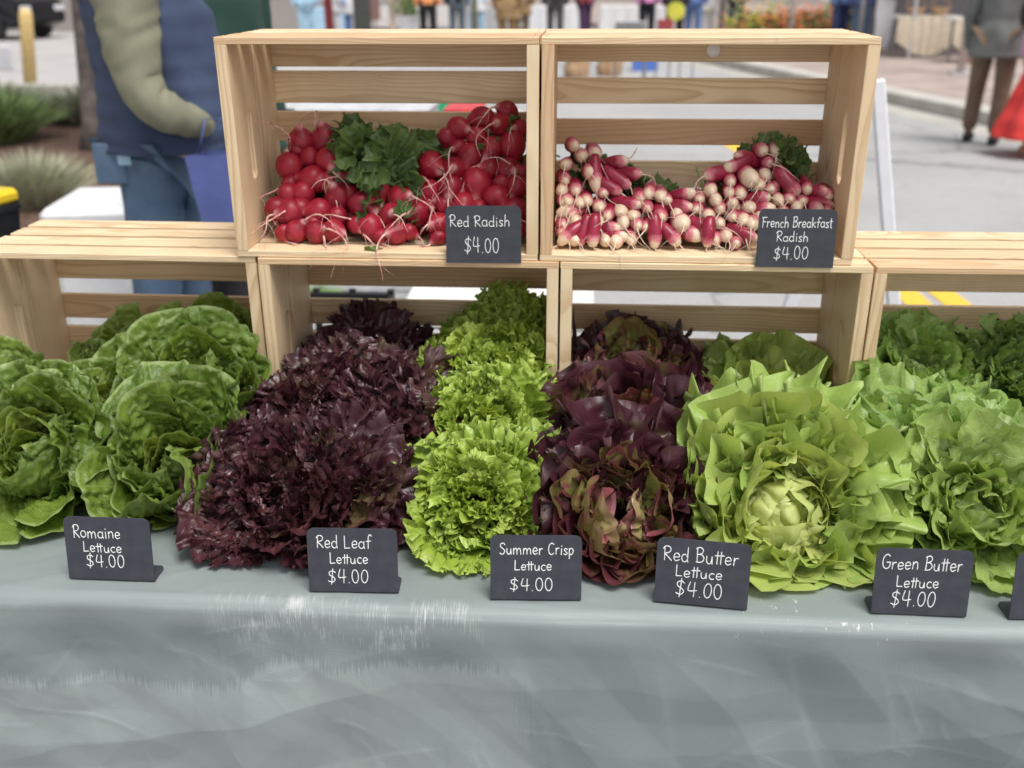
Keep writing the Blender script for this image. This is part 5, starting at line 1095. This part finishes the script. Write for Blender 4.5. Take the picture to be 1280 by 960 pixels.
# paper sacks and boxes on a far table, seen between the slats
SACK = simple('brown_paper', (.42, .27, .16), .8, .15, 14)
def sack(x, y, z, s, label):
    t = thing('paper_sack', label, 'sack', (x, y, z), (0, 0, random.uniform(0, 1)), 'brown paper sacks behind the upper crate')
    loft([(0, 0, 0, .15 * s, .11 * s), (0, 0, .1 * s, .17 * s, .12 * s), (0, 0, .26 * s, .15 * s, .10 * s), (0.01, 0, .34 * s, .13 * s, .06 * s), (0.02, 0, .40 * s, .14 * s, .03 * s)], 24, fold=.12).build('sack_body', SACK, t, smooth=True)
    MB().tube([(-.10 * s, 0, .385 * s), (.12 * s, 0, .39 * s)], .012).build('rolled_top', SACK, t); return t
sack(0.00, 14.20, GZ, 1.25, 'left of the two brown paper sacks standing on the road'); sack(0.49, 14.47, GZ, 1.15, 'right of the two brown paper sacks standing on the road')
def box_thing(name, label, cat, loc, d, m, yaw=0, lidm=None):
    t = thing(name, label, cat, loc, (0, 0, yaw)); MB().box((0, 0, d[2] / 2), d, ch=.01).build('box_body', m, t)
    MB().box((0, 0, d[2] + .0105), (d[0] * 1.03, d[1] * 1.03, .02), ch=.004).build('lid', lidm or m, t); return t
box_thing('produce_box', 'blue box on the road beside the brown sacks', 'box', (1.08, 15.44, GZ), (.4, .3, .2), BLP)
GRP = simple('green_plastic', (.03, .32, .16), .4)
ft2 = folding_table(-2.2, -.35, 5.0, 5.6, -.16, 'folding table in the street behind the red radishes')
box_thing('produce_box', 'first green plastic box on the table behind the red radishes', 'box', (-1.45, 5.3, -.16), (.42, .3, .17), GRP); box_thing('produce_box', 'white plastic box on the table behind the red radishes', 'box', (-1.95, 5.3, -.16), (.36, .3, .17), ICE); box_thing('produce_box', 'second green plastic box, at the right end of its table', 'box', (-.85, 5.3, -.16), (.46, .3, .17), GRP)
box_thing('produce_box', 'red plastic box low behind the red radishes', 'box', (-.47, 3.2, -.36), (.16, .3, .50), simple('red_plastic', (.6, .04, .05), .4))
box_thing('produce_box', 'grey box standing on the road behind the red radishes', 'box', (-1.0, 3.4, GZ), (.7, .4, .86), simple('pale_grey_plastic', (.55, .56, .58), .5))
# ---------------------------------------------------------------- far left: bollard, car, brick building
bo = thing('bollard', 'yellow bollard at the far left in front of the black car', 'bollard', (-7.42, 12.05, GZ), (0, rad(7), 0)); MB().lathe([(.085, 0), (.085, .98), (.075, 1.03), (.04, 1.06), (.001, 1.065)], 20).build('post', simple('faded_yellow_paint', (.72, .52, .22), .6, .1), bo, smooth=True); MB().lathe([(.11, 0), (.11, .03), (.088, .035)], 20).build('base_ring', CONC, bo)
def car(loc, yaw, paint, label, L=4.5, W=1.8):
    t = thing('parked_car', label, 'car', loc, (0, 0, yaw), 'parked cars')
    prof = [(-2.25, .35), (-2.22, .72), (-2.05, .88), (-1.45, .95), (-.75, 1.40), (-.2, 1.47), (.7, 1.45), (1.45, 1.02), (2.0, .97), (2.2, .85), (2.25, .40), (1.9, .28), (-1.9, .28)]
    V = []; ws = [.80, .86, .86, .86, .66, .64, .64, .84, .84, .84, .80, .84, .84]
    for s in (-1, 1): V += [(x, s * w, z) for (x, z), w in zip(prof, ws)]
    n = len(prof); F = [tuple(range(n)), tuple(range(n, 2 * n))[::-1]] + [(i, n + i, n + (i + 1) % n, (i + 1) % n) for i in range(n)]
    mb = MB().add(V, F); me = mb.mesh('body', paint); bm = bmesh.new(); bm.from_mesh(me); bmesh.ops.recalc_face_normals(bm, faces=bm.faces); bmesh.ops.bevel(bm, geom=list(bm.edges), offset=.05, segments=2, affect='EDGES'); bm.to_mesh(me); bm.free(); link('body', me, t)
    GL_ = simple('car_glass', (.05, .06, .07), .08, .02)
    for s in (-1, 1):
        MB().add([(-.72, s * .70, 1.34), (-1.28, s * .845, 1.00), (1.25, s * .85, 1.03), (.66, s * .70, 1.39)], [(0, 1, 2, 3)]).build('side_window', GL_, t)
        for x in (-1.4, 1.4):
            w = MB(); w.tube([(x, s * .74, .33), (x, s * .90, .33)], .33, 24); wo_ = w.build('wheel', BP, t); MB().tube([(x, s * .895, .33), (x, s * .915, .33)], .20, 16).build('rim', GRYM, wo_)
    for s in (-.6, .6):
        MB().box((2.235, s, .72), (.06, .36, .14), ch=.02).build('headlight', simple('lamp_glass', (.6, .6, .62), .15), t); MB().box((-2.225, s, .78), (.06, .34, .16), ch=.02).build('taillight', simple('tail_lamp', (.35, .02, .02), .2), t)
    return t
car((-15.4, 24.2, GZ), rad(-12), simple('black_car_paint', (.015, .015, .018), .25, .05), 'black car parked against the brick wall at the far left')
sn = thing('white_sign_board', 'white board at the left edge in front of the car', 'sign', (-6.08, 9.0, GZ)); MB().box((0, 0, .66), (.42, .03, .24), ch=.01).build('panel', WP, sn); MB().tube([(0, 0, 0), (0, 0, .6)], .02).build('post', GRYM, sn)
def mat_brick(name, a, b):
    t = NT(name); br = t.new('ShaderNodeTexBrick'); t.put(br.inputs['Vector'], t.vmath('MULTIPLY', t.obj(), (1, 1, 1))); br.inputs['Scale'].default_value = 4.2
    t.put(br.inputs['Color1'], a); t.put(br.inputs['Color2'], b); t.put(br.inputs['Mortar'], (.35, .32, .30)); br.inputs['Mortar Size'].default_value = .015
    return t.base(br.outputs['Color'], .9, .2)
BRK = mat_brick('red_brick', (.30, .13, .10), (.24, .10, .085)); WINM = simple('dark_window_glass', (.05, .06, .07), .1, .1); STN = simple('pale_stone_trim', (.45, .42, .38), .8)
def building(x, y, w, h, label, m, yaw=0, cols=6, rows=2):
    t = thing('building', label, 'building', (x, y, GZ), (0, 0, yaw))
    MB().box((0, 4, h / 2), (w, 8, h)).build('wall', m, t); MB().box((0, 4, h + .15), (w + .4, 8.4, .3), ch=.03).build('cornice', STN, t)
    for r in range(rows):
        for c in range(cols):
            xx = -w / 2 + (c + .5) * w / cols; zz = 1.9 + r * 3.3
            f = MB().box((xx, -.03, zz), (w / cols * .5, .08, 1.7), ch=.02).build('window_frame', STN, t); MB().box((xx, -.075, zz), (w / cols * .42, .02, 1.5)).build('pane', WINM, f)
    return t
building(-14, 27.0, 14, 7, 'red brick building behind the black car', BRK, cols=4)
building(1, 52, 22, 8, 'pale building closing the far end of the street', simple('pale_render', (.40, .38, .36), .85))
building(19, 38, 12, 8, 'brick building behind the flower stall at the right', BRK, rad(-15))
# ---------------------------------------------------------------- far market, top of the picture
def cloth_table(x, y, w, d, h, m, label, yaw=0):
    t = thing('market_table', label, 'table', (x, y, GZ), (0, 0, yaw), 'market tables across the street')
    rs = []; n = 60; V = []; F = []
    for k, (z, s) in enumerate(((h, 1.0), (h - .02, 1.01), (h * .5, 1.03), (.03, 1.05))):
        for j in range(n):
            u = j / n * 4; sd_ = int(u); f = u - sd_; cs = [(-1, -1), (1, -1), (1, 1), (-1, 1)]; a, b = cs[sd_], cs[(sd_ + 1) % 4]
            px, py = a[0] + (b[0] - a[0]) * f, a[1] + (b[1] - a[1]) * f; wv = (1 + .02 * math.sin(j * 1.9) * k)
            V.append((px * w / 2 * s * wv, py * d / 2 * s * wv, z))
    F = [(k * n + j, k * n + (j + 1) % n, (k + 1) * n + (j + 1) % n, (k + 1) * n + j) for k in range(3) for j in range(n)] + [tuple(range(n))]
    MB().add(V, F).build('table_cover', m, t, smooth=False)
    MB().box((0, 0, h - .035), (w * .96, d * .96, .03)).build('tabletop', PLW, t); return t
CRM = cloth_m('cream_cloth', (.62, .54, .42), .08)
def swag_table(x, y, w, label):
    t = thing('market_table', label, 'table', (x, y, GZ + .13), (0, 0, 0), 'market tables across the street'); h = .66; n = 40; V = []; F = []
    MB().box((0, .3, h - .02), (w, .62, .04)).build('tabletop', PLW, t)
    for j in range(n + 1):
        f = j / n; q = abs(math.sin(f * math.pi)); V += [(-w / 2 + w * f, -.02, h + .006), (-w / 2 + w * f, -.03 + .015 * math.sin(j), h * .6), (-w / 2 + w * f, -.02 + .02 * math.sin(j * 1.3), h * (.42 - .36 * q) if j not in (0, n) else .25)]
    for j in range(n): F += [(3 * j, 3 * j + 3, 3 * j + 4, 3 * j + 1), (3 * j + 1, 3 * j + 4, 3 * j + 5, 3 * j + 2)]
    MB().add(V, F).build('cloth_swag', CRM, t, smooth=True)
    for sx in (-1, 1): MB().tube([(sx * (w / 2 - .05), .3, 0), (sx * (w / 2 - .05), .3, h - .04)], .02).build('leg', GRYM, t)
    return t
swag_table(5.75, 16.3, 1.0, 'market table with a cream cloth hanging in a swag, left of two'); swag_table(6.3, 15.2, .95, 'market table with a cream cloth hanging in a swag, right of two')
for k, (x, y, m, l) in enumerate(((5.6, 16.6, SACK, 'brown basket on the left cream table'), (6.0, 16.6, SACK, 'tan basket on the left cream table beside the brown one'), (6.4, 15.5, BRN, 'dark basket on the right cream table'))):
    t = thing('basket', l, 'basket', (x, y, GZ + .795)); MB().lathe([(.10, 0), (.16, .12), (.17, .13), (.15, .13), (.09, .02)], 16).build('basket_body', m, t); MB().tube([(.16 * math.cos(rad(a)), 0, .12 + .14 * math.sin(rad(a))) for a in range(0, 181, 20)], .01).build('handle', m, t)
def tent(x, y, w, d, label, mp, mc, legs=None):
    t = thing('market_tent', label, 'tent', (x, y, GZ), group='market tents across the street')
    for sx in (-1, 1):
        for sy in (-1, 1): MB().box((sx * w / 2, sy * d / 2, 1.05), (.05, .05, 2.1), ch=.005).build('leg', mp, t)
    V = [(-w / 2, -d / 2, 2.1), (w / 2, -d / 2, 2.1), (w / 2, d / 2, 2.1), (-w / 2, d / 2, 2.1), (0, 0, 3.0)]
    V2 = [(a, b, c - .25) for a, b, c in V[:4]]
    MB().add(V + V2, [(0, 1, 4), (1, 2, 4), (2, 3, 4), (3, 0, 4), (0, 5, 6, 1), (1, 6, 7, 2), (2, 7, 8, 3), (3, 8, 5, 0)]).build('canopy', mc, t); return t
PGY = simple('pale_grey_metal', (.45, .44, .46), .5); WC = simple('white_tent_fabric', (.80, .80, .83), .8, .04)
tent(7.0, 17.8, 3.0, 3.0, 'white tent over the two cream tables', PGY, WC); tent(-.2, 27, 3.2, 3.0, 'white tent behind the white covered tables', PGY, WC); tent(4.5, 24, 3.0, 3.0, 'white tent over the flower stall', PGY, WC); tent(-4.5, 27.5, 3.0, 3.0, 'white tent at the far left of the market row', PGY, WC)
pl = thing('tent_pole', 'pinkish grey pole beside the person in the grey shirt', 'pole', (5.35, 13.4, GZ + .13)); MB().tube([(0, 0, 0), (0, 0, 2.4)], .055, 12).build('shaft', simple('pinkish_grey_paint', (.50, .42, .40), .6), pl, smooth=True); MB().box((0, 0, .01), (.26, .26, .03)).build('foot', PGY, pl)
cv = thing('tent_curtain', 'white gathered tent curtain left of the cream tables', 'curtain', (5.33, 17.4, GZ + .14)); loft([(0, 0, 0.02, .12, .10), (0, 0, .9, .15, .10), (0, 0, 1.8, .22, .12)], 30, fold=.2).build('fabric', WC, cv, smooth=True); MB().tube([(0, 0, .9), (0.01, 0, .94)], .16, 12).build('tie', PGY, cv)
gw = thing('tent_wall', 'grey tent side wall behind the cream tables', 'tent wall', (6.6, 19.3, GZ)); MB().box((0, 0, 1.1), (2.6, .03, 2.0), ch=.005).build('panel', simple('grey_tent_fabric', (.30, .30, .33), .8), gw); MB().tube([(-1.3, -.04, 0), (-1.3, -.04, 2.2)], .03).build('pole', PGY, gw)
# white tables
cloth_table(-.55, 24.6, 1.5, .7, .74, WHT, 'white covered table, right of the tan person in the far row'); cloth_table(1.25, 24.4, 1.5, .7, .74, WHT, 'white covered table in the middle of the far row'); cloth_table(3.1, 23.5, 1.1, .7, .62, WHT, 'white covered table with pumpkins in the far row')
cloth_table(-6.2, 24, 1.0, .7, .72, LBL, 'light blue covered table in the far row'); cloth_table(-2.4, 25, 1.0, .6, .7, PGY, 'grey covered table in the far row'); cloth_table(-8.2, 23, 1.2, .7, .72, WHT, 'white covered table at the left end of the far row')
def pumpkin(x, y, z, r, label, m=None):
    t = thing('pumpkin', label, 'pumpkin', (x, y, z), group='pumpkins in the far row'); V = []; F = []; nu, nv = 24, 10
    for i in range(nv + 1):
        a = math.pi * i / nv
        for j in range(nu): b = 2 * math.pi * j / nu; q = r * math.sin(a) * (1 + .07 * abs(math.sin(b * 4))); V.append((q * math.cos(b), q * math.sin(b), r * .75 * (1 - math.cos(a))))
    F = [(i * nu + j, i * nu + (j + 1) % nu, (i + 1) * nu + (j + 1) % nu, (i + 1) * nu + j) for i in range(nv) for j in range(nu)]
    MB().add(V, F).build('fruit', m or M_PUMP, t, smooth=True); MB().tube([(0, 0, r * 1.45), (.01, 0, r * 1.75)], .012).build('stalk', M_STEM, t)
M_PUMP = simple('pumpkin_skin', (.80, .24, .07), .5)
for k, x in enumerate((2.70, 2.98, 3.5)): pumpkin(x, 23.0, GZ, .12, ('left pumpkin', 'middle pumpkin', 'right pumpkin')[k] + ' on the ground before the white covered table')
def flower_box(x, y, label, seed, cols):
    t = thing('flower_stand', label, 'flowers', (x, y, GZ), group='flower stands in the far row'); rg = random.Random(seed); MB().box((0, 0, .15), (.9, .5, .3), ch=.01).build('planter', TAN, t)
    lf = MB()
    for k in range(700):
        p = Vector((rg.gauss(0, .32), rg.gauss(0, .2), .3 + abs(rg.gauss(0, .2)))); u = Vector((rg.uniform(-1, 1), rg.uniform(-1, 1), rg.uniform(-1, 1))) * .05; v = Vector((rg.uniform(-1, 1), rg.uniform(-1, 1), rg.uniform(-1, 1))) * .05
        lf.add([p - u, p + v, p + u, p - v], [(0, 1, 2, 3)])
    lf.build('foliage', M_SH, t, kind='stuff')
    for c in cols:
        b = MB()
        for k in range(300):
            p = Vector((rg.gauss(0, .33), rg.gauss(0, .2), .35 + abs(rg.gauss(0, .2)))); b.lathe([(.001, -.02), (.045, 0), (.001, .02)], 5, tuple(p))
        b.build('blossoms', c, t, kind='stuff')
flower_box(3.75, 20.6, 'flower stand with yellow green and orange blooms', 1, [YLW, ORG]); flower_box(4.55, 20.4, 'flower stand with orange and pink blooms in the middle', 2, [ORG, simple('coral', (.75, .22, .16))]); flower_box(5.3, 20.3, 'flower stand with dull orange blooms at the right', 3, [ORG, TAN])
def post(x, y, r, h, m, label):
    t = thing('street_post', label, 'post', (x, y, GZ)); MB().tube([(0, 0, 0), (0, 0, h)], r, 14).build('shaft', m, t, smooth=True); MB().lathe([(r * 1.5, 0), (r * 1.5, .05), (r, .09)], 14).build('base', m, t)
post(-5.05, 19.5, .09, 3.5, MAR, 'dark red post in the far row'); post(-4.05, 18.0, .17, 4.0, simple('dark_grey_paint', (.10, .11, .10), .6), 'thick dark grey post in the far row'); post(4.05, 19.0, .035, 2.4, PGY, 'thin grey pole among the flower stands'); post(5.15, 18.2, .04, 2.4, PGY, 'thin grey pole left of the white curtain'); post(-2.05, 19, .06, 3, simple('olive_paint', (.22, .22, .15), .6), 'olive post in the far row'); post(3.05, 21.5, .08, 3, simple('mid_grey_paint', (.28, .28, .28), .6), 'grey post left of the flower stands')
pn = thing('potted_plant', 'white pot with a leafy plant in the far row', 'potted plant', (-3.55, 20.2, GZ)); MB().lathe([(.16, 0), (.22, .62), (.24, .62), (.24, .66), (.20, .66), (.14, .1)], 20).build('pot', ICE, pn)
lf = MB(); rg = random.Random(8)
for k in range(260):
    p = Vector((rg.gauss(0, .12), rg.gauss(0, .12), .66 + rg.random() * .4)); u = Vector((rg.uniform(-1, 1), rg.uniform(-1, 1), rg.uniform(-1, 1))) * .06; v = Vector((rg.uniform(-1, 1), rg.uniform(-1, 1), rg.uniform(-1, 1))) * .04; lf.add([p - u, p + v, p + u, p - v], [(0, 1, 2, 3)])
lf.build('foliage', M_SH, pn)
GP = 'people at the far market row'
far = [(-5.65, 20.0, 20, LBL, LBL, 'person dressed in light blue at the left of the far row'), (-5.30, 21.0, -30, WHT, WHT, 'person all in white beside the dark red post'), (-4.72, 20.2, 0, WHT, BLU, 'person in white between the red and grey posts'),
       (-4.2, 22.5, 180, simple('beige', (.5, .4, .34)), simple('beige_trousers', (.5, .4, .34)), 'person in beige behind the dark grey post'), (-3.05, 19.6, 10, ORG, BLK, 'person in orange with black trousers in the far row'), (-2.55, 20.4, 200, BLK, cloth_m('slate_cloth', (.13, .16, .2)), 'person in dark slate clothes in the far row'),
       (-2.25, 21.5, 0, WHT, LBL, 'person with pale blue trousers in the far row'), (-1.75, 22.5, 90, GRYC, simple('light_grey_trousers', (.5, .5, .5)), 'person with light grey trousers in the far row'), (-1.30, 17.5, 180, TAN, TAN, 'person in a long tan coat in the far row'), (-1.18, 19.6, 170, TAN, BRN, 'person in tan with brown trousers behind the tan coat'),
       (-.50, 20.0, 0, BLK, cloth_m('charcoal_cloth', (.09, .08, .085)), 'person in black standing before the white covered table'), (.10, 20.4, 60, MAR, cloth_m('plum_trousers', (.07, .03, .08)), 'person with plum trousers before the white covered tables'), (1.38, 20.5, 20, PNK, BLK, 'person in pink with black trousers in the far row'),
       (1.86, 19.4, 0, BLK, BLK, 'person in black carrying a round yellow bag in the far row'), (2.30, 20.2, 160, BLU, BLU, 'person dressed in blue in the middle of the far row'), (2.78, 22.0, 10, WHT, WHT, 'person in white behind the pumpkins'), (3.35, 21.6, 10, GRYC, cloth_m('dark_grey_trousers', (.08, .08, .09)), 'person with dark grey trousers left of the flower stands'),
       (5.05, 19.4, 30, BLU, cloth_m('navy_trousers', (.05, .07, .18)), 'person with navy trousers right of the flower stands'), (5.55, 20.2, 180, BLK, DEN, 'person in black with blue jeans left of the white curtain'), (5.35, 19.0, 0, cloth_m('indigo_cloth', (.08, .10, .25)), DEN, 'person in indigo with jeans beside the thin grey pole')]
for x, y, a, tp_, bt_, l in far:
    person((x, y, GZ), rad(a), l, tp_, bt_, group=GP, hem=.70 if tp_ in (TAN, WHT) else .90, build_hands=False)
yb = thing('shoulder_bag', 'round bright yellow bag held by the person in black', 'bag', (1.86, 19.22, GZ + .78)); MB().tube([(0, -.05, 0), (0, .05, 0)], .17, 20).build('bag_body', YLW, yb); MB().tube([(-.1, 0, .12), (0, 0, .55), (.1, 0, .12)], .01).build('strap', BLK, yb)
for k, (x, y) in enumerate(((.72, 6.4 + 6.5), (1.40, 13.6))):
    t = thing('folding_chair', ('grey folding chair in the road, left of two', 'dark red folding chair in the road, right of two')[k], 'chair', (x, y, GZ), (0, 0, k), 'folding chairs in the road'); m = (GRYM, MAR)[k]
    MB().box((0, 0, .45), (.42, .4, .03), ch=.01).build('seat', m, t); MB().box((0, .2, .72), (.42, .03, .26), ch=.01).build('backrest', m, t)
    for sx in (-.2, .2):
        for sy in (-.18, .2): MB().tube([(sx, sy, 0), (sx, sy, .44 if sy < 0 else .8)], .012).build('leg', GRYM, t)
